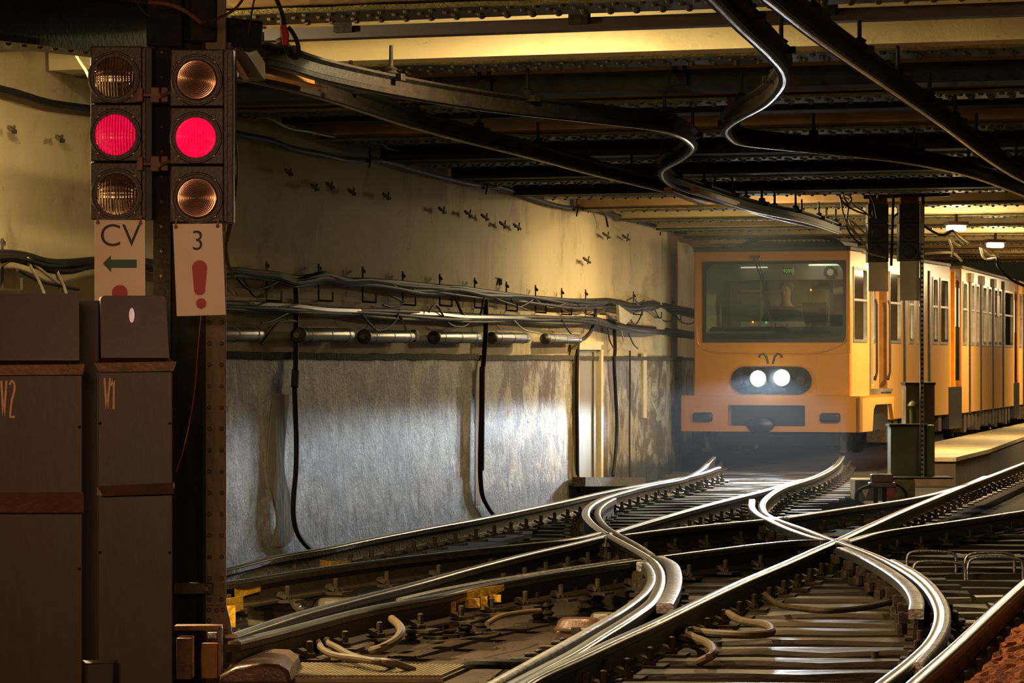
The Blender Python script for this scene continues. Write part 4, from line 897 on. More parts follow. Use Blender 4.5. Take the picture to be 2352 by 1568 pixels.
for i, pts in enumerate([[(538, 238), (551, 255), (580, 264), (610, 267), (640, 282), (661, 293), (712, 302), (738, 308), (768, 314)], [(868, 315), (883, 336), (915, 346), (942, 351)], [(1065, 336), (1082, 374), (1105, 386), (1129, 393), (1138, 386)], [(1197, 385), (1203, 402), (1214, 412), (1222, 404)],
                         [(1270, 400), (1282, 425), (1300, 432), (1320, 436)], [(1401, 425), (1408, 445), (1418, 459), (1446, 466)], [(1492, 458), (1497, 470), (1506, 477)], [(1545, 475), (1555, 490), (1568, 494)]]):
    wall_cable(pts, .009 if i else .012, 'pale curled wire hanging at the top of the left wall, ' + ORD[i] + ' from the left', off=.18, m='cablelt', group='pale wires under the ceiling', name='pale_wire', cat='wire')
# hangers of the top cable
for i, (u, v) in enumerate([(862, 362), (1130, 424), (1338, 474), (1530, 518)]):
    root = empty('cable_hanger', W(u, v, .05)); tag(root, 'iron double hanger holding the top wall cable, ' + ORD[i] + ' from the left', 'hanger', 'hangers of the top cable')
    mb = MB()
    for du in (-13, 13): mb.bar(W(u + du, v - 24, .05), W(u + du, v + 18 - abs(du) * .2, .05), .012, .012)
    mb.bar(W(u - 20, v + 8, .08), W(u + 14, v + 10, .08), .03, .02); mb.bar(W(u - 8, v - 4, .1), W(u - 14, v + 22, .1), .012, .012); mb.build('hook_rods', M['soot'], root, world=True)
mb = MB()
for sg in ([(1139, 638), (1145, 638), (1141, 654)], [(1147, 640), (1151, 640), (1151, 654), (1147, 654), (1147, 640)]):
    for a, b in zip(sg, sg[1:]): mb.bar(W(*a, -.045), W(*b, -.045), .006, .018, T)
mb.build('painted_mark', M['grime'], wl, world=True)
# small iron pegs and holes in the upper wall
for i, (u, v) in enumerate([(665, 395), (725, 430), (760, 425), (810, 440), (890, 450), (1018, 482), (1078, 490), (1116, 498), (1158, 515), (1190, 520), (140, 318), (30, 297), (1350, 597), (1440, 545), (1395, 540)]):
    mb = MB(); mb.bar(W(u - 6, v, .0), W(u - 6, v, .05), .02, .02); mb.bar(W(u - 10, v - 5, .03), W(u + 6, v + 6, .03), .018, .02); mb.bar(W(u + 3, v - 8, .03), W(u, v + 9, .03), .012, .012)
    tag(mb.build('wall_peg', M['grime']), 'rusty iron peg stub in the upper left wall, ' + ORD[i % 28] + ' of the scattered stubs', 'peg', 'pegs in the left wall')
# upper twisted bundle and lower bundle, strand by strand
top = [(-30, 590), (20, 588), (60, 592), (110, 606), (160, 610), (215, 603), (300, 602), (400, 618), (480, 628), (540, 628), (600, 631), (640, 634), (680, 645), (715, 640), (745, 634), (790, 645), (850, 648), (910, 655), (960, 660), (1010, 661), (1060, 666), (1110, 674), (1160, 681), (1215, 686), (1260, 690), (1310, 694), (1360, 695), (1400, 691), (1435, 700), (1460, 704), (1500, 700), (1540, 706), (1600, 716), (1660, 726)]
def strand(base, dv, amp, ph, r, label, group, m='cable', off=.06, u0=-40, u1=1700, per=37.):
    pts = [(u, v + dv + amp * math.sin(u / per + ph) + random.uniform(-1.5, 1.5), off + .03 * math.sin(u / 60. + ph)) for u, v in base if u0 <= u <= u1]
    wall_cable(pts, r, label, m=m, group=group, k=6)
for i in range(9):
    strand(top, [-4, 0, 3, 6, 9, 1, 5, 8, -2][i], [1, 2, 2, 3, 4, 5, 3, 5, 2][i], i * 1.3, [.026, .022, .020, .022, .018, .015, .016, .011, .016][i], 'one of the dark cable strands twisted into the upper bundle on the left wall', 'strands of the upper wall bundle', m='cablebr' if i == 7 else 'cable', off=.05 + .012 * (i % 3), per=31 + i * 4)
low = [(500, 700), (560, 702), (620, 704), (680, 706), (740, 711), (800, 714), (860, 717), (920, 720), (1000, 724), (1060, 728), (1120, 729), (1180, 730), (1240, 732), (1300, 733), (1370, 736), (1400, 744), (1440, 752), (1500, 757), (1550, 763), (1600, 768), (1660, 774)]
for i in range(6):
    strand(low, [-4, 0, 4, 8, 2, 6][i], [1, 1.5, 2, 3, 2, 4][i], i * 1.7, [.020, .030, .018, .016, .016, .011][i], 'one of the dark cable strands lying together in the lower bundle on the left wall', 'strands of the lower wall bundle', m=['cable', 'pipe', 'cable', 'cablebr', 'cable', 'cablebr'][i], off=.05 + .012 * (i % 3), per=60)
# ledge under the bundles
mb = MB(); mb.sweep([W(505, 683, 0), W(1440, 729, 0)], [(-.06, -.02), (.03, -.03), (.03, .012), (-.06, .02)]); tag(mb.build('plaster_moulding', M['wall_up']), 'plastered moulding between the two cable bundles', 'moulding')
loops = [((545, 640), (570, 664), (610, 660), (650, 640)), ((560, 640), (580, 676), (600, 680), (630, 652)), ((900, 652), (925, 668), (945, 668), (960, 655)), ((1040, 668), (1062, 720), (1085, 742), (1105, 720), (1112, 678)), ((1170, 678), (1185, 704), (1205, 700), (1235, 680)),
         ((1230, 688), (1260, 706), (1290, 700), (1310, 690)), ((1320, 690), (1350, 722), (1375, 716), (1400, 700)), ((1405, 700), (1425, 720), (1440, 740), (1452, 742)), ((880, 700), (900, 705), (925, 695), (900, 680)), ((640, 706), (690, 700), (620, 738), (600, 742)), ((985, 716), (1000, 700), (1030, 742), (1062, 750), (1078, 742)),
         ((830, 720), (850, 745), (866, 758), (885, 755), (905, 740), (915, 722)), ((920, 725), (932, 755), (945, 785)), ((1180, 735), (1200, 755), (1240, 765)), ((1290, 735), (1310, 765), (1335, 785)), ((660, 735), (680, 738), (640, 742), (600, 790)), ((1460, 695), (1475, 712), (1460, 745), (1440, 720)),
         ((1500, 702), (1515, 730), (1545, 735), (1560, 708)), ((1545, 705), (1560, 735), (1590, 742), (1600, 730)), ((1395, 750), (1400, 780), (1410, 800)), ((1425, 752), (1432, 785), (1420, 802)), ((1440, 755), (1455, 790), (1465, 800)),
         ((1130, 680), (1150, 690), (1180, 700), (1210, 712)), ((1350, 700), (1330, 720), (1300, 716), (1280, 700)), ((1440, 690), (1455, 684), (1465, 695), (1480, 690)), ((0, 612), (20, 600), (50, 590), (55, 600)), ((60, 592), (75, 620), (92, 650), (108, 690)), ((62, 592), (95, 620), (120, 640), (135, 650)), ((40, 620), (90, 645), (130, 655), (180, 665)), ((128, 618), (136, 650), (140, 690)), ((132, 624), (148, 660), (158, 692))]
for i, l_ in enumerate(loops):
    brt = i in (13, 26, 27, 30, 12, 20)
    wall_cable(list(l_), .009 if not i == 3 else .013, 'thin loose cable loop drooping from the wall bundles' if not brt else 'thin pale loose cable straggling from the wall bundles', off=.09, m='cablebr' if i % 2 else 'cable', group='loose cable loops' if not brt else 'pale loose cables', name='cable_loop') if not brt else wall_cable(list(l_), .009, 'thin pale loose cable straggling from the wall bundles', off=.10, m='cablelt', group='pale loose cables', name='cable_loop')
# drop cables down the wall
wall_cable([(679, 648), (681, 700), (680, 780), (679, 850), (677, 880), (679, 950), (681, 1010), (680, 1080), (675, 1140), (674, 1180), (680, 1215), (692, 1238), (715, 1262), (735, 1275)], [.02] * 79, 'thick black cable dropping down the wall, left of the two', off=.05)
wall_cable([(1116, 672), (1116, 760), (1112, 820), (1108, 860), (1106, 940), (1104, 1020), (1104, 1100), (1108, 1135), (1118, 1158), (1134, 1182)], [.024] * 55, 'thick black cable dropping down the wall, right of the two', off=.05)
for (u, v0, v1, lb) in ((679, 848, 890, 'left'), (1108, 842, 1080, 'right')):
    mb = MB(); mb.bar(W(u, v0, .06), W(u - 2, v1, .06), .05, .05); tag(mb.build('cable_guard', M['soot'], bev=.008), 'black sleeve round the ' + lb + ' drop cable', 'sleeve', 'sleeves of the drop cables')
wall_cable([(1366, 690), (1368, 720), (1362, 750), (1345, 775), (1328, 788), (1326, 830), (1325, 900), (1326, 1000), (1327, 1100), (1330, 1130)], .022, 'dark cable bending beside the doorway and down its left edge', off=.05)
wall_cable([(1410, 740), (1413, 800), (1411, 830), (1414, 900), (1417, 980), (1414, 1040), (1408, 1092)], .022, 'dark cable running down the wall right of the doorway', off=.05)
wall_cable([(1447, 805), (1447, 900), (1446, 1000), (1447, 1096)], .012, 'thin straight conduit furthest right on the left wall', off=.03, m='cablebr')
# bracket hooks
for i, (u, v) in enumerate([(5, 600), (612, 640), (732, 643), (833, 648), (925, 657), (1010, 661), (1090, 668), (1163, 676), (1230, 682), (1290, 688), (1345, 690), (1455, 692), (1500, 700), (1545, 705)]):
    sc_ = (22.3 / W(u, v).y)
    root = empty('cable_bracket', W(u, v, 0)); tag(root, 'small iron bracket hook carrying the wall cables, ' + ORD[i] + ' from the left', 'bracket', 'cable bracket hooks')
    mb = MB(); h1, h2, wd = 42 * sc_, 52 * sc_, 36 * sc_
    mb.bar(W(u, v - h1, .03), W(u, v + h2, .03), .014, .014); mb.bar(W(u, v + h2, .03), W(u + wd, v + h2 + 2, .16), .014, .014); mb.bar(W(u + wd, v + h2 + 2, .16), W(u + wd, v + h2 - 22 * sc_, .16), .014, .014)
    mb.bar(W(u, v - h1 + 8, .0), W(u + 4, v - h1 + 12, .035), .02, .02); mb.build('hook_rod', M['soot'], root, world=True)
# cable splice sleeves in a row
for i, (u0, u1, v) in enumerate([(470, 597, 768), (690, 806, 769), (840, 945, 773), (1000, 1098, 775), (1132, 1212, 776), (1255, 1330, 778)]):
    root = empty('splice_sleeve', W((u0 + u1) / 2, v + 14, .07)); tag(root, 'grey tubular cable splice sleeve on the wall, ' + ORD[i] + ' from the left', 'cable sleeve', 'splice sleeves on the wall')
    a, b = W(u0, v, .08), W(u1, v, .08); d = (b - a); L_ = d.length; r = .052
    mb = MB(); mb.lathe(a, d, [(.02, -.02), (r * .9, 0), (r, .02), (r, L_ * .8), (r, L_ - .10), (r * .75, L_ - .02), (.02, L_)], 18); mb.build('sleeve', M['splice'], root, world=True)
    mb = MB(); mb.lathe(a - d.normalized() * .10, d, [(.02, -.02), (r * .7, 0), (r * 1.12, .03), (r * 1.12, .09), (r, .11)], 16); mb.build('end_cap', M['splicecap'], root, world=True)
    mb = MB()
    for t in (.12, .5, .86): p = a.lerp(b, t); mb.lathe(p - d.normalized() * .01, d, [(r * 1.06, 0), (r * 1.06, .02)], 16)
    mb.build('strap', M['lampbody'], root, world=True)
mb = MB(); a = W(955, 771, .1); mb.lathe(a, (.9, -.35, 0), [(.03, -.06), (.05, -.04), (.055, .0), (.05, .01), (.03, .012)], 18); tag(mb.build('round_cover', M['splicecap']), 'small round metal cap beside the third splice sleeve', 'cap')
# the low doorway with its grey leaf
root = empty('door_1', W(1355, 1100, 0)); struct(root)
mb = MB()
for (u0, v0, u1, v1) in ((1326, 787, 1331, 1102), (1381, 792, 1386, 1100), (1326, 785, 1386, 803)):
    mb.prism([W(u0, v0, .05), W(u1, v0, .05), W(u1, v1, .05), W(u0, v1, .05)], -T * .07)
mb.build('door_frame', M['creamframe'], root, world=True)
mb = MB(); mb.prism([W(1331, 803, .012), W(1381, 803, .012), W(1381, 1098, .012), W(1331, 1098, .012)], -T * .03); mb.build('door_leaf', M['greydoor'], root, world=True)
mb = MB(); mb.bar(W(1362, 808, .02), W(1362, 1095, .02), .02, .02); mb.build('leaf_seam', M['lampbody'], root, world=True)
mb = MB(); mb.bar(W(1330, 1106, .12), W(1470, 1106, .12), .14, .10); tag(mb.build('trough_box', M['grime']), 'low black trough at the foot of the doorway', 'trough')
mb = MB(); mb.prism([W(1478, 810, .02), W(1486, 810, .02), W(1486, 960, .02), W(1478, 960, .02)], -T * .03); struct(mb.build('trim_1', M['creamframe']))
mb = MB(); c = W(1428, 735, .12); mb.prism([W(1415, 700, .16), W(1450, 725, .16), W(1432, 745, .16), W(1418, 740, .16)], T * .03); tag(mb.build('plastic_sheet', M['cablelt']), 'pale scrap of sheeting among the cables near the doorway', 'sheet')

# ================================================================ MIDDLE DISTANCE, RIGHT: POST, BACKS OF SIGNALS, CABINETS, PLATFORM
DF = 33.4
root = empty('perforated_post', P(2118, 1098, DF)); tag(root, 'slim perforated steel post between the train and the green cabinet', 'post')
mb = MB(); a = P(2114, 1098, DF); b = P(2122, 470, DF); mb.box(a.x, b.x, DF, DF + .02, a.z, b.z); mb.box(a.x, a.x + .006, DF, DF + .04, a.z, b.z); mb.build('post_body', M['zinc'], root, world=True)
mb = MB()
for v in range(560, 1095, 11): p = P(2118, v, DF - .001); mb.box(p.x - .010, p.x + .010, DF - .003, DF, p.z - .014, p.z + .008)
mb.build('slot_row', M['soot'], root, world=True)
for i, (u0, u1, vt, vb, sb, D) in enumerate(((1993, 2041, 468, 603, 669, 33.9), (2065, 2113, 468, 600, 690, 33.6))):
    root = empty('hanging_signal', P((u0 + u1) / 2, sb, D)); tag(root, 'black back of a hanging signal above a blank plate, ' + ('left one' if i == 0 else 'right one'), 'signal', 'signals seen from behind')
    for k in range(3):
        v0 = vt + (vb - vt) * k / 3; mb = MB(); pbox(mb, u0, v0, u1, v0 + (vb - vt) / 3 - 1, D, .2); mb.lathe(P((u0 + u1) / 2, v0 + 22, D), (0, -1, 0), [(.07, 0), (.07, .015), (.05, .02)], 16)
        mb.build('signal_chamber', M['housing_far'], root, world=True, bev=.006)
    mb = MB(); pbox(mb, u0 + 2, vb, u1 - 1, sb, D - .01, .01); mb.build('back_plate', M['sign_far'], root, world=True)
    mb = MB(); pbox(mb, u0 + 3, 452, u1 - 3, vt, D + .02, .05); mb.build('mount', M['bracket'], root, world=True)
mb = MB(); mb.bar(P(1985, 452, 33.9), P(2180, 446, 33.6), .06, .04); mb.bar(P(2052, 448, 33.7), P(2047, 610, 33.7), .025, .025); mb.bar(P(2120, 448, 33.7), P(2119, 600, 33.7), .03, .03); mb.bar(P(2050, 500, 33.7), P(2090, 468, 33.7), .02, .02)
tag(mb.build('mounting_frame', M['soot']), 'dark mounting frame from which the two far signals hang', 'frame')
root = empty('green_cabinet', P(2098, 1097, 33.6)); tag(root, 'olive green metal cabinet standing in front of the train', 'cabinet')
mb = MB(); pbox(mb, 2046, 978, 2126, 1097, 33.6, .3); mb.build('cabinet_body', M['tunnelgreen'], root, world=True, bev=.006)
mb = MB(); pbox(mb, 2128, 976, 2147, 1097, 33.62, .28); mb.build('side_bay', M['tunnelgreen'], root, world=True, bev=.006)
mb = MB(); pbox(mb, 2043, 974, 2130, 979, 33.56, .36); mb.build('lid_edge', M['soot'], root, world=True)
root = empty('rusty_cabinet', P(2114, 978, 34.3)); tag(root, 'yellow-brown rusty cabinet behind the green one', 'cabinet')
mb = MB(); pbox(mb, 2080, 880, 2147, 1097, 34.3, .35); mb.build('cabinet_body', M['oliverust'], root, world=True, bev=.006)
mb = MB(); pbox(mb, 2079, 878, 2149, 884, 34.26, .4); mb.build('top_edge', M['grime'], root, world=True)
mb = MB(); a = P(2096, 978, 34.1); mb.cyl((a.x, 34.1, a.z), (a.x, 34.1, P(2096, 930, 34.1).z), .03, 14); mb.lathe((a.x, 34.1, P(2096, 932, 34.1).z), (0, 0, 1), [(.055, 0), (.05, .012), (.03, .04), (.006, .055)], 16)
tag(mb.build('vent_pipe', M['tunnelgreen']), 'short green vent pipe with a cap on top of the green cabinet', 'pipe')
mb = MB(); pbox(mb, 2050, 1096, 2190, 1100, 33.2, .5); tag(mb.build('cabinet_shelf', M['grime']), 'thin slab the green cabinet stands on', 'slab')
mb = MB(); pbox(mb, 1964, 1101, 2102, 1150, 33.2, .5); tag(mb.build('concrete_block', M['concrete'], bev=.01), 'mossy concrete block below the green cabinet', 'block')
# junction box on legs in front of the block
DJ = 31.8
root = empty('junction_box', P(2028, 1160, DJ)); tag(root, 'small brown junction box on two legs beside the rails', 'box')
mb = MB(); a = P(1998, 1108, DJ); b = P(2060, 1096, DJ); mb.box(a.x, b.x, DJ, DJ + .2, a.z - .05, a.z); mb.box(a.x + .02, b.x - .03, DJ + .02, DJ + .18, a.z, b.z + .03); mb.build('box_lid', M['boxred'], root, world=True, bev=.012)
mb = MB()
for u in (2014, 2034): p = P(u, 1160, DJ); mb.cyl((p.x, DJ + .1, p.z - .05), (p.x, DJ + .1, a.z - .02), .022, 10)
mb.build('leg', M['soot'], root, world=True)
mb = MB(); mb.tube(smooth([P(2000, 1115, DJ), P(1972, 1128, DJ), P(1968, 1145, DJ), P(1985, 1160, DJ), P(2010, 1164, DJ)], 6), .022, 8); mb.build('hose', M['soot'], root, world=True)
mb = MB(); mb.tube(smooth([P(2058, 1112, DJ), P(2072, 1120, DJ), P(2080, 1132, DJ), P(2082, 1142, DJ)], 6), .012, 8); mb.build('hose', M['soot'], root, world=True)
mb = MB(); mb.prism([P(1980, 1125, DJ - .02), P(1996, 1122, DJ - .02), P(1988, 1144, DJ - .02)], (0, .01, 0)); tag(mb.build('triangle_plate', M['sign_far']), 'small cream triangular plate beside the junction box', 'plate')
mb = MB(); mb.prism([P(2037, 1124, DJ - .02), P(2052, 1122, DJ - .02), P(2054, 1136, DJ - .02), P(2044, 1146, DJ - .02), P(2036, 1136, DJ - .02)], (0, .02, 0)); tag(mb.build('red_tag', M['rednote'], bev=.004), 'small red tag hanging beside the junction box', 'tag')
# platform
pf = [(4.80, 39.2), (5.33, 39.2), (6.3, 43.0), (7.84, 50.0), (10.6, 62.0), (13.5, 76.0), (12.7, 76.0), (9.9, 62.5), (7.0, 50.6), (5.7, 45.3), (4.95, 41.0)]
root = empty('platform', (6.6, 46, -.3)); tag(root, 'low boarded platform running back beside the train', 'platform')
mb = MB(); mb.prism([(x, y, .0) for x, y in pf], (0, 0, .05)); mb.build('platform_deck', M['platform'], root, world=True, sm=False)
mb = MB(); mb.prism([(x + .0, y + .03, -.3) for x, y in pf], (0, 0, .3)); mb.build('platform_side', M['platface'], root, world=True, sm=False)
# tangle of cables by the far signals
def tangle(pts, D, r, label, m='cablelt', group='cable tangle by the far signals'):
    path = smooth([P(p[0], p[1], D) for p in pts], 6); mb = MB(); mb.tube(path, r, 6); tag(mb.build('loose_cable', M[m]), label, 'cable', group)
for i, pts in enumerate([[(1925, 420), (1927, 445), (1935, 462), (1950, 475), (1968, 485), (1990, 492)], [(1932, 418), (1930, 450), (1940, 500), (1950, 520), (1972, 545), (1985, 560), (1995, 580), (2035, 592)], [(1940, 420), (1938, 452), (1948, 470), (1945, 520), (1962, 548), (1978, 562)],
                         [(1935, 445), (1950, 448), (1955, 460), (1945, 470), (1930, 462)], [(1930, 455), (1945, 455), (1962, 472), (1985, 486), (2000, 500)], [(1952, 505), (1970, 520), (1985, 535), (1990, 548)], [(1950, 504), (1962, 530), (1976, 545), (1990, 570)],
                         [(1985, 425), (2000, 432), (2015, 430), (2035, 428)], [(1995, 440), (2008, 470), (2014, 500)], [(2018, 430), (2017, 445), (2015, 455)]]):
    tangle(pts, 33.0 + .05 * i, .009 if i != 3 else .013, 'dusty cable of the tangle hanging left of the far signals', m=['cablebr', 'cablelt', 'cablebr', 'cablelt', 'cablelt', 'cablelt', 'cablelt', 'cablebr', 'cable', 'cablelt'][i])
for i, pts in enumerate([[(2120, 470), (2160, 455), (2220, 450), (2352, 448)], [(2110, 510), (2140, 530), (2165, 540), (2190, 528)], [(2165, 540), (2185, 530), (2200, 545), (2215, 560)], [(2175, 536), (2195, 560), (2206, 566)], [(2180, 550), (2188, 575), (2186, 590)], [(2190, 530), (2230, 560), (2260, 568), (2295, 590)],
                         [(2255, 565), (2262, 580), (2280, 588), (2295, 585)], [(2258, 570), (2270, 585), (2290, 588)], [(2110, 585), (2170, 580), (2190, 582), (2210, 600)], [(2290, 590), (2292, 610), (2320, 640), (2360, 660)], [(2250, 562), (2262, 594), (2288, 592)]]):
    tangle(pts, 36.0 + .03 * i, .014, 'slack cable festooned under the ceiling near the two glowing far lamps', m='cable' if i in (0, 1, 9) else 'cablelt', group='cables by the far ceiling lamps')

# ================================================================ METRO TRAIN
TH = R(-18); ORG = Vector((2.24, 42.4, 0))
train = empty('metro_train', ORG, TH); tag(train, 'yellow underground train coming round the curve with both headlights on', 'train')
TM = Matrix.Translation(ORG) @ Matrix.Rotation(TH, 4, 'Z')
def tb(mb, name, m, parent=None, bev=0, sm=True): return mb.build(name, M[m], parent or train, bev=bev, sm=sm)
def sx(u): return (u - 1572) / 409 * 2.35
def sz(v): return 1.2 - (v - 830) / 178.5
YF = -.02
# front face with window opening
mb = MB(); mb.plate(.145, 2.19, .735, 2.62, (.26, 2.125, 1.46, 2.48), YF, YF + .10, r=.13)
face = tb(mb, 'cab_front', 'train')
mb = MB(); mb.plate(.245, 2.14, 1.445, 2.495, (.285, 2.10, 1.485, 2.455), YF - .012, YF + .05, r=.12); tb(mb, 'window_seal', 'rubber')
mb = MB(); mb.box(.27, 2.115, YF + .03, YF + .036, 1.47, 2.47); tb(mb, 'windscreen', 'glass')
# moulded lip under the window (recess edge)
mb = MB(); mb.sweep(smooth([Vector((x, YF - .004, z)) for x, z in ((.17, 1.62), (.20, 1.42), (.34, 1.33), (.7, 1.30), (1.3, 1.29), (1.7, 1.30), (1.95, 1.36), (2.12, 1.45), (2.17, 1.66))], 6), [(-.012, -.006), (.012, -.006), (.004, .012), (-.008, .008)], up=(0, -1, 0)); tb(mb, 'window_surround', 'train')
mb = MB(); mb.box(1.75, 2.19, YF - .016, YF, .76, 1.30); tb(mb, 'access_panel', 'train', bev=.006)
# headlight pod
def stadium(x0, x1, z0, z1, y, d, n=14):
    r = (z1 - z0) / 2; cz = (z0 + z1) / 2
    pts = [(x1 - r + r * math.cos(a), y, cz + r * math.sin(a)) for a in [-math.pi / 2 + math.pi * i / n for i in range(n + 1)]] + [(x0 + r + r * math.cos(a), y, cz + r * math.sin(a)) for a in [math.pi / 2 + math.pi * i / n for i in range(n + 1)]]
    return MB().prism(pts, (0, d, 0))
pod = tb(stadium(sx(1682), sx(1867), sz(905), sz(842), YF - .03, .04), 'headlight_pod', 'podglass')
for u, v in ((1745, 869), (1800, 867)):
    c = Vector((sx(u), YF - .03, sz(v)))
    mb = MB(); mb.lathe(c, (0, -1, 0), [(.112, 0), (.112, .014), (.100, .014), (.098, .004)], 28); tb(mb, 'lamp_rim', 'alu', pod)
    mb = MB(); mb.lathe(c, (0, -1, 0), [(.097, .004), (.08, .018), (.04, .026), (.001, .028)], 28); tb(mb, 'headlight_lens', 'lampglass', pod)
for u, v in ((1700, 873), (1842, 873)):
    mb = MB(); mb.lathe((sx(u), YF - .03, sz(v)), (0, -1, 0), [(.055, 0), (.055, .012), (.04, .014)], 20); tb(mb, 'side_lamp', 'rubber', pod)
hl = [TM @ Vector((sx(u), YF - .14, sz(867))) for u in (1745, 1800)]
headlights(hl[0], hl[1], Vector((-.165, -1, -.138)))
light('headlight_spill', 'POINT', TM @ Vector((1.16, -.38, .99)), 5, (.72, .88, 1.0), shadow_soft_size=.08)
# emblem
mb = MB()
for s_ in (-1, 1):
    cx = 1.15
    mb.tube([Vector((cx + s_ * x, YF - .006, z)) for x, z in ((.03, 1.17), (.055, 1.26), (.09, 1.30), (.14, 1.285), (.15, 1.25))], .014, 8)
tb(mb, 'operator_emblem', 'cabdesk')
# bumper box
mb = MB(); mb.plate(0, 2.35, .30, .745, (sx(1680), sx(1857), sz(978), sz(930)), -.17, .02, r=.012, k=2); tb(mb, 'bumper', 'train', bev=0)
mb = MB(); mb.box(sx(1670), sx(1867), .02, .05, .33, .68); tb(mb, 'coupler_pocket', 'trainblack')
mb = MB(); mb.lathe((sx(1755), -.10, .40), (0, -1, 0), [(.10, -.1), (.20, -.08), (.21, .02), (.17, .10), (.06, .14)], 24)
for i, q in enumerate(mb.v): mb.v[i] = Vector((q.x, q.y, .33 + (q.z - .40) * .55 + .05))
tb(mb, 'coupler', 'trainblack')
for u0, u1 in ((1601, 1646), (1892, 1938)):
    mb = MB(); x0, x1 = sx(u0), sx(u1); mb.box(x0, x1, -.24, -.16, sz(968), sz(947)); tb(mb, 'marker_lamp', 'trainblack', bev=.03)
mb = MB(); mb.box(.0, 2.35, -.165, 2.0, .735, .76); tb(mb, 'bumper_top', 'train')
mb = MB(); mb.prism([(2.30, -.17, .30), (2.30, .62, .30), (2.30, .70, .58), (2.30, .82, .64), (2.30, 1.86, .64), (2.30, 2.02, .42), (2.30, 2.02, .735), (2.30, -.17, .735)], (.05, 0, 0)); tb(mb, 'side_skirt', 'trainsidelit')
mb = MB(); mb.box(.0, .05, -.17, 2.0, .30, .735); tb(mb, 'side_skirt', 'trainsidelit')
mb = MB(); mb.box(.1, 2.25, .75, 2.1, .30, .72); tb(mb, 'underframe', 'trainblack')
# roof
mb = MB(); mb.box(.13, 2.205, -.05, .75, 2.615, 2.675); tb(mb, 'roof_edge', 'trainroofblack', bev=.012)
mb = MB(); mb.box(.13, 2.21, .75, 7.0, 2.60, 2.655); tb(mb, 'roof', 'trainroof', bev=.015)
mb = MB()
for i in range(9): a = 1.0 + .11 * i; 
for x0, x1, z in ((.75, 1.95, 2.77), (.66, 2.05, 2.70)): mb.box(x0, x1, .5, 1.6, 2.67, z)
mb.tube(smooth([Vector((.62, .45, 2.68)), Vector((.75, .45, 2.77)), Vector((1.3, .45, 2.80)), Vector((1.9, .45, 2.77)), Vector((2.02, .45, 2.68))], 6), .02, 8)
tb(mb, 'roof_equipment', 'trainroofblack', bev=.01)
mb = MB()
for i in range(13): x = 1.08 + i * .065; mb.box(x, x + random.uniform(.02, .045), .44, .47, 2.755, 2.785)
tb(mb, 'contact_fingers', 'zinc')
# wiper
mb = MB(); p0 = Vector((sx(1735), YF - .05, sz(590))); p1 = Vector((sx(1762), YF - .04, sz(668))); p2 = Vector((sx(1776), YF - .04, sz(745)))
mb.bar(p0, p1, .018, .015, (0, 1, 0)); mb.bar(p0 + Vector((.05, 0, 0)), p1 + Vector((.02, 0, 0)), .010, .01, (0, 1, 0)); mb.bar(p1 - Vector((.03, 0, .0)), p2, .012, .014, (0, 1, 0)); mb.box(p0.x - .05, p0.x + .07, YF - .06, YF, p0.z - .01, p0.z + .02)
tb(mb, 'wiper', 'rubber')
# cab interior
mb = MB(); mb.box(.2, 2.15, 1.62, 1.66, .9, 2.55); mb.box(.2, 2.15, .1, 1.65, 2.54, 2.56); mb.box(.18, .2, .12, 1.65, .9, 2.55); mb.box(.2, 2.15, .1, 1.65, .88, .9); tb(mb, 'cab_lining', 'cabwall', sm=False)
mb = MB(); mb.box(.2, 2.15, 1.2, 1.62, 2.28, 2.54); tb(mb, 'ceiling_locker', 'cabwall')
mb = MB(); mb.box(.62, .66, 1.58, 1.62, .9, 2.28); mb.box(.36, .66, 1.58, 1.62, 2.12, 2.16); mb.box(1.30, 1.31, 1.60, 1.62, 1.2, 2.28); mb.box(1.62, 1.63, 1.60, 1.62, 1.2, 2.28); tb(mb, 'partition_trim', 'deskbar')
mb = MB(); mb.box(sx(1905) - .2, sx(1905), 1.1, 1.5, 1.3, 2.1); tb(mb, 'wall_locker', 'cabdesk', bev=.02)
mb = MB(); mb.prism([(.2, .1, 1.45), (2.15, .1, 1.45), (2.15, .65, 1.66), (.2, .65, 1.66)], (0, 0, -.25)); tb(mb, 'driving_desk', 'cabdesk')
mb = MB(); mb.box(sx(1678), sx(1826), .56, .60, sz(749), sz(737)); tb(mb, 'desk_rail', 'deskbar')
mb = MB(); mb.box(sx(1820), sx(1878), .60, .66, sz(738), sz(692)); tb(mb, 'monitor', 'trainblack', bev=.01)
mb = MB(); mb.lathe((sx(1862), 1.19, sz(620)), (0, -1, 0), [(.085, 0), (.085, .02), (.05, .022), (.045, .005), (.001, .004)], 24); tb(mb, 'cab_fan', 'rubber')
mb = MB(); mb.box(sx(1849), sx(1875), 1.185, 1.2, sz(634), sz(606)); tb(mb, 'fan_plate', 'deskbar', bev=.01)
mb = MB(); mb.box(sx(1784), sx(1806), .4, .43, sz(628), sz(613)); disp = tb(mb, 'route_display', 'trainblack')
M['led'] = emit('green_digits', (.25, 1.0, .15), .6); M['ledo'] = emit('orange_indicator', (1.0, .45, .05), 2); M['ledg'] = emit('green_indicator', (.05, .8, .4), 1)
me = text_mesh('9295', .062); me.materials.clear(); me.materials.append(M['led']); me.transform(Matrix.Translation((sx(1795), .398, sz(624))) @ Matrix.Rotation(R(90), 4, 'X'))
o = bpy.data.objects.new('display_digits', me); C.objects.link(o); o.parent = disp
for u, v, k in ((1707, 738, 'ledo'), (1738, 739, 'ledg'), (1842, 664, 'ledo')):
    mb = MB(); mb.lathe((sx(u), .55, sz(v)), (0, -1, 0), [(.014, 0), (.010, .01), (.001, .012)], 10); tb(mb, 'indicator_light', k)
M['striplit'] = emit('cab_strip', (1, .9, .7), .9)
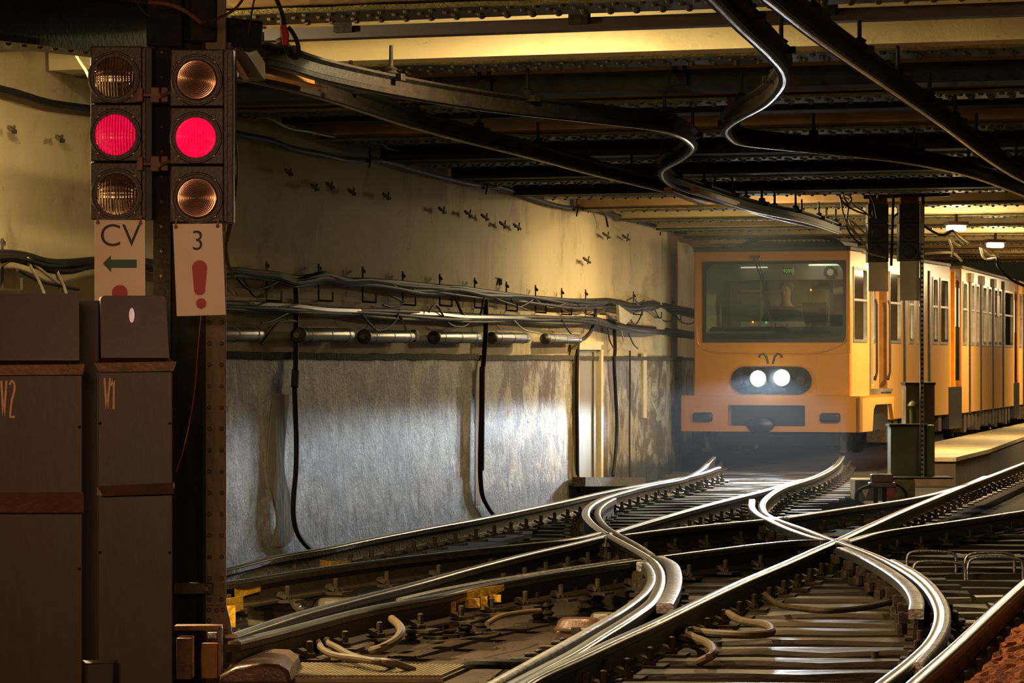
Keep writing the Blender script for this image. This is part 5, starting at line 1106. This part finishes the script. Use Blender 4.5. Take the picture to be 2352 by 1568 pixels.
mb = MB(); mb.box(sx(1815), sx(1918), 1.1, 1.16, sz(605), sz(601)); mb.box(sx(1655), sx(1716), 1.1, 1.16, sz(609), sz(606)); tb(mb, 'cab_strip_light', 'striplit')
light('cab_interior_light', 'POINT', TM @ Vector((1.55, .9, 2.42)), 2.6, (1, .86, .62), shadow_soft_size=.15)
# side walls: section by section
def side_section(M0, y0, y1, wins, posts, z0=.42, name='side_panel', x=2.19, rails=()):
    """plates in local (y,z) at the given x"""
    S = M0 @ Matrix(((0, 1, 0, x), (1, 0, 0, 0), (0, 0, 1, 0), (0, 0, 0, 1)))
    zlo, zhi = 1.45, 2.42
    ys = sorted(wins)
    mb = MB(S); mb.box(y0, y1, -.03, 0, z0, zlo); mb.box(y0, y1, -.03, 0, zhi, 2.62)
    prev = y0
    for a, b in ys: mb.box(prev, a, -.03, 0, zlo, zhi); prev = b
    mb.box(prev, y1, -.03, 0, zlo, zhi); tb(mb, name, 'trainsidelit', sm=False)
    for a, b in ys:
        fr = MB(S); fr.plate(a, b, zlo, zhi, (a + .035, b - .035, zlo + .035, zhi - .035), .012, -.03, r=.05, k=3)
        if b - a > .35: fr.box(a + .03, b - .03, -.012, .010, 1.98, 2.01)
        f_ = tb(fr, 'side_window', 'alu')
        g = MB(S); g.box(a + .03, b - .03, -.016, -.012, zlo + .03, zhi - .03); tb(g, 'pane', 'sideglass', f_)
    for y in posts:
        p = MB(S); p.box(y - .045, y + .045, -.01, .022, z0 - .02, 2.50); tb(p, 'door_post', 'rubber', bev=.004)
I4 = Matrix.Identity(4)
side_section(I4, .08, 1.25, [(.16, 1.02)], [], z0=.745)
side_section(I4, 2.30, 7.0, [(2.48, 3.28), (3.86, 4.22), (4.52, 4.92), (5.62, 6.02), (6.2, 6.85)], [3.52, 5.34], z0=.42)
side_section(Matrix.Translation((-.09, 0, 0)), 1.25, 2.30, [(1.38, 1.62), (1.72, 1.98)], [], z0=.745, name='cab_door')
mb = MB(); mb.box(2.05, 2.2, 1.2, 1.26, .74, 2.62); mb.box(2.05, 2.2, 2.26, 2.32, .74, 2.62); tb(mb, 'door_jamb', 'bellowsdark')
for y in (1.34, 2.2):
    mb = MB(); mb.tube([Vector((2.24, y - .0, .98)), Vector((2.26, y, 1.06)), Vector((2.26, y, 1.95)), Vector((2.24, y, 2.02))], .016, 8); mb.lathe((2.22, y, .98), (1, 0, 0), [(.03, 0), (.03, .03)], 8); tb(mb, 'grab_rail', 'rubber')
mb = MB(); mb.box(2.12, 2.3, 1.5, 2.2, .80, .84); mb.box(2.15, 2.28, 1.5, 2.2, .76, .80); tb(mb, 'door_step', 'alu')
side_section(I4, .08, 7.0, [(2.48, 3.28), (3.86, 4.22), (4.52, 4.92), (5.62, 6.02), (6.2, 6.85)], [], z0=.42, x=.14, name='far_side_panel')
def saloon_light(Mx, y): light('saloon_light', 'AREA', TM @ Mx @ Vector((.85, y, 2.1)), 70, (1, .80, .76), TM @ Mx @ Vector((-3, y, 1.1)), shape='RECTANGLE', size=2.6, size_y=.3)
for y_ in (3.4, 5.8): saloon_light(I4, y_)
# glowing sheet in place of the lit saloon behind the windows
mb = MB(); mb.box(1.55, 1.60, 2.35, 6.9, 1.2, 2.42); sal = tb(mb, 'saloon_glow_sheet', 'winlit')
mb = MB()
for y in (2.7, 3.4, 4.1, 4.8, 5.5, 6.2): mb.box(1.62, 1.9, y, y + .06, .9, 1.75); mb.cyl((1.8, y + .3, .9), (1.8, y + .3, 2.5), .02, 8)
tb(mb, 'seats_and_poles', 'cabdesk')
# articulation and following sections
def follow(Mx, L_, idx):
    S = Mx
    side_section(S, .0, L_, [(.15, .75), (1.35, 1.85), (2.05, 2.55), (3.1, 3.7), (3.95, 4.5), (5.0, 5.5), (5.7, 6.2), (6.8, L_ - .3)], [1.1, 2.8, 4.75, 6.5], z0=.42)
    mb = MB(S); mb.box(.13, 2.21, 0, L_, 2.60, 2.655); tb(mb, 'roof', 'trainroof', bev=.015)
    mb = MB(S); mb.box(1.55, 1.60, 0, L_, 1.2, 2.42); tb(mb, 'saloon_glow_sheet', 'winlit')
    mb = MB(S)
    for k in range(int(L_ / .8)): mb.box(1.62, 1.9, .3 + k * .8, .36 + k * .8, .9, 1.75); mb.cyl((1.8, .6 + k * .8, .9), (1.8, .6 + k * .8, 2.5), .02, 8)
    tb(mb, 'seats_and_poles', 'cabdesk')
    side_section(S, 0, L_, [(.15, .75), (1.35, 1.85), (2.05, 2.55), (3.1, 3.7), (3.95, 4.5), (5.0, 5.5), (5.7, 6.2), (6.8, L_ - .3)], [], z0=.42, x=.14, name='far_side_panel')
    saloon_light(S, 2.5); saloon_light(S, 6)
    mb = MB(S)
    for y0_ in (.9, 2.6, 4.5, 6.3): mb.box(2.19, 2.24, y0_, y0_ + .42, 2.42, 2.56)
    tb(mb, 'door_runner', 'trainroof')
    mb = MB(S)
    for k in range(int(L_ / .55)): mb.box(1.9, 2.16, .1 + k * .55, .1 + k * .55 + random.uniform(.15, .4), random.uniform(.10, .2), .42)
    tb(mb, 'underfloor_gear', 'clip')
def joint(Mx, L_):
    mb = MB(Mx); mb.box(.25, 2.02, 0, L_, .5, 2.52); tb(mb, 'gangway', 'bellows')
    mb = MB(Mx)
    for yy in (.10, L_ - .26):
        for z in (1.5, 1.75, 2.0, 2.25): mb.box(2.02, 2.03, yy, yy + .16, z, z + .17)
    tb(mb, 'gangway_slots', 'bellowsdark')
    mb = MB(Mx); mb.box(2.1, 2.2, -.1, L_ + .1, .20, .82); tb(mb, 'coupling_guard', 'trainblack')
    for yy in (.02, L_ * .5, L_ - .04):
        mb = MB(Mx); mb.box(2.02, 2.12, yy - .03, yy + .03, .5, 2.56); tb(mb, 'gangway_frame', 'bellows')
joint(Matrix.Translation((0, 7.0, 0)), .85)
M2 = Matrix.Translation((.0, 7.85, 0)) @ Matrix.Rotation(R(4.0), 4, 'Z'); follow(M2, 8.6, 1)
Mj = M2 @ Matrix.Translation((0, 8.6, 0)); joint(Mj, .8)
M3 = M2 @ Matrix.Translation((0, 9.4, 0)) @ Matrix.Rotation(R(1.0), 4, 'Z'); follow(M3, 9.5, 2)
mb = MB(M2); mb.box(2.20, 2.215, 5.25, 5.7, 1.95, 2.3); tb(mb, 'red_notice', 'rednote')
# wheels and bogies
def wheel(x, y, Mx=I4):
    mb = MB(Mx); mb.lathe((x, y, .33), (1, 0, 0), [(.06, -.06), (.33, -.055), (.35, .0), (.33, .06), (.30, .06), (.27, .02), (.12, .02), (.10, .08), (.001, .08)], 26); tb(mb, 'wheel', 'soot')
for y in (.95, 1.8): wheel(1.89, y); wheel(.46, y)
mb = MB(); mb.bar((1.98, .7, .50), (1.98, 1.95, .50), .06, .10); mb.bar((1.98, 1.1, .25), (1.98, 1.6, .62), .05, .05); mb.bar((1.98, 1.6, .25), (1.98, 1.15, .62), .05, .05); mb.cyl((2.02, 1.35, .28), (2.02, 1.35, .6), .05, 10); tb(mb, 'bogie_frame', 'clip')
for x in (sx(1620), sx(1935)):
    mb = MB(); mb.cyl((x, .1, .05), (x, .1, .30), .035, 12); mb.box(x - .05, x + .05, .05, .15, .03, .07); tb(mb, 'rail_guard', 'clip')
mb = MB(); mb.box(.35, 2.0, .3, .42, .12, .26); tb(mb, 'guard_beam', 'trainblack')
mb = MB()
for k in range(8): mb.box(1.9, 2.16, 2.4 + k * .55, 2.4 + k * .55 + random.uniform(.15, .4), random.uniform(.10, .2), .42)
tb(mb, 'underfloor_gear', 'clip')
for y in (5.2, 6.2): wheel(1.89, y)
for Mx in (M2, M3):
    for y in (.9, 1.8, 6.8, 7.7): wheel(1.89, y, Mx)

# the driver, seated behind the desk: one skinned body, clothing as its child
def skinned(name, verts, edges, rad, m, parent, sub=2):
    me = bpy.data.meshes.new(name); me.from_pydata(verts, edges, []); me.materials.append(m)
    o = bpy.data.objects.new(name, me); C.objects.link(o); o.parent = parent
    s_ = o.modifiers.new('skin', 'SKIN'); s_.use_smooth_shade = True
    for i, r in enumerate(rad): me.skin_vertices[0].data[i].radius = (r, r) if not isinstance(r, tuple) else r
    me.skin_vertices[0].data[0].use_root = True
    b = o.modifiers.new('sub', 'SUBSURF'); b.levels = 1; b.render_levels = sub; return o
dl = Vector((sx(1768), .95, 0)); dw = TM @ dl
drv = empty('person', (dw.x, dw.y, 1.0), TH); tag(drv, 'train driver in a dark jacket seated behind the windscreen', 'person')
# local: x to his left as we see, -y towards us, z above the seat base (0.9)
V = [(0, .05, .45), (0, .03, .62), (0, .02, .80), (0, .01, .92), (0, .0, .99), (0, -.02, 1.08), (0, -.02, 1.16), (0, -.01, 1.20)]
E = [(0, 1), (1, 2), (2, 3), (3, 4), (4, 5), (5, 6), (6, 7)]
Rr = [(.15, .12), (.14, .11), (.16, .12), (.10, .09), (.052, .055), (.072, .085), (.078, .095), (.06, .07)]
def add_v(p, r, par): V.append(p); Rr.append(r); E.append((par, len(V) - 1)); return len(V) - 1
for s_ in (-1, 1):
    a = add_v((s_ * .17, .01, .86), .06, 2); b = add_v((s_ * .23, -.04, .66), .046, a); c_ = add_v((s_ * .17, -.26, .60), .036, b); d_ = add_v((s_ * .10, -.36, .66), .028, c_); h_ = add_v((s_ * .08, -.40, .68), (.034, .018), d_)
    for k, (fx, fl_) in enumerate(((-.03, .07), (-.012, .08), (.008, .085), (.026, .065))):
        f1 = add_v((s_ * .08 + fx, -.44, .685), .009, h_); f2 = add_v((s_ * .08 + fx, -.44 - fl_ * .45, .67), .008, f1); add_v((s_ * .08 + fx, -.44 - fl_ * .5, .645), .007, f2)
    t1 = add_v((s_ * .08 - s_ * .045, -.40, .69), .009, d_); add_v((s_ * .08 - s_ * .05, -.435, .68), .008, t1)
body = skinned('body', V, E, Rr, M['skin'], drv)
JV = V[:5]; JE = E[:4]; JR = [(.20, .15), (.19, .14), (.215, .15), (.12, .105), (.062, .062)]
for s_ in (-1, 1):
    n0 = len(JV); JV += [(s_ * .21, .01, .85), (s_ * .27, -.04, .66), (s_ * .175, -.25, .60), (s_ * .12, -.33, .65)]; JR += [.095, .075, .06, .05]; JE += [(2, n0), (n0, n0 + 1), (n0 + 1, n0 + 2), (n0 + 2, n0 + 3)]
skinned('jacket', JV[:4] + JV[5:], [(a if a < 4 else a - 1, b if b < 4 else b - 1) for a, b in JE if 4 not in (a, b)], JR[:4] + JR[5:], M['jacket'], drv)
mb = MB(); mb.lathe((0, .015, 1.13), (0, 0, 1), [(.09, 0), (.10, .05), (.085, .11), (.04, .14), (.001, .145)], 20); mb.build('hair', M['hair'], drv)
mb = MB()
for s_ in (-1, 1): mb.lathe((s_ * .030, -.105, 1.13), (0, -1, 0), [(.012, 0), (.008, .006), (.001, .008)], 10)
mb.box(-.022, .022, -.108, -.098, 1.055, 1.063); mb.build('eyes_and_mouth', M['hair'], drv)
mb = MB(); mb.add([(-.014, -.098, 1.085), (.014, -.098, 1.085), (0, -.128, 1.09), (0, -.10, 1.135)], [(0, 1, 2), (0, 2, 3), (2, 1, 3), (0, 3, 1)]); mb.build('nose', M['skin'], drv)
mb = MB(); c = TM @ Vector((sx(1775), 1.15, .9)); mb.box(c.x - .22, c.x + .22, c.y - .05, c.y + .35, .9, 1.30); mb.box(c.x - .2, c.x + .2, c.y + .28, c.y + .36, 1.3, 1.75)
tag(mb.build('driver_seat', M['cabdesk'], bev=.03), 'dark driver seat in the train cab', 'seat')

# dusty air in the beam in front of the train
hm = bpy.data.materials.new('tunnel_haze'); hm.use_nodes = True; nt = hm.node_tree
for n in list(nt.nodes): nt.nodes.remove(n)
vo = nt.nodes.new('ShaderNodeVolumeScatter'); ou = nt.nodes.new('ShaderNodeOutputMaterial'); vo.inputs['Color'].default_value = (.75, .88, 1, 1); vo.inputs['Density'].default_value = .0024; vo.inputs['Anisotropy'].default_value = .55
nt.links.new(vo.outputs[0], ou.inputs['Volume'])
mb = MB(); mb.prism([(.6, 27, -.29), (3.2, 27, -.29), (3.5, 34.5, -.29), (4.35, 41.5, -.29), (2.3, 42.15, -.29), (1.7, 40, -.29)], (0, 0, 2.9)); hz = mb.build('dusty_haze', hm, sm=False); tag(hz, 'bluish dusty haze hanging in the headlight beam before the train', 'haze', kind='stuff')
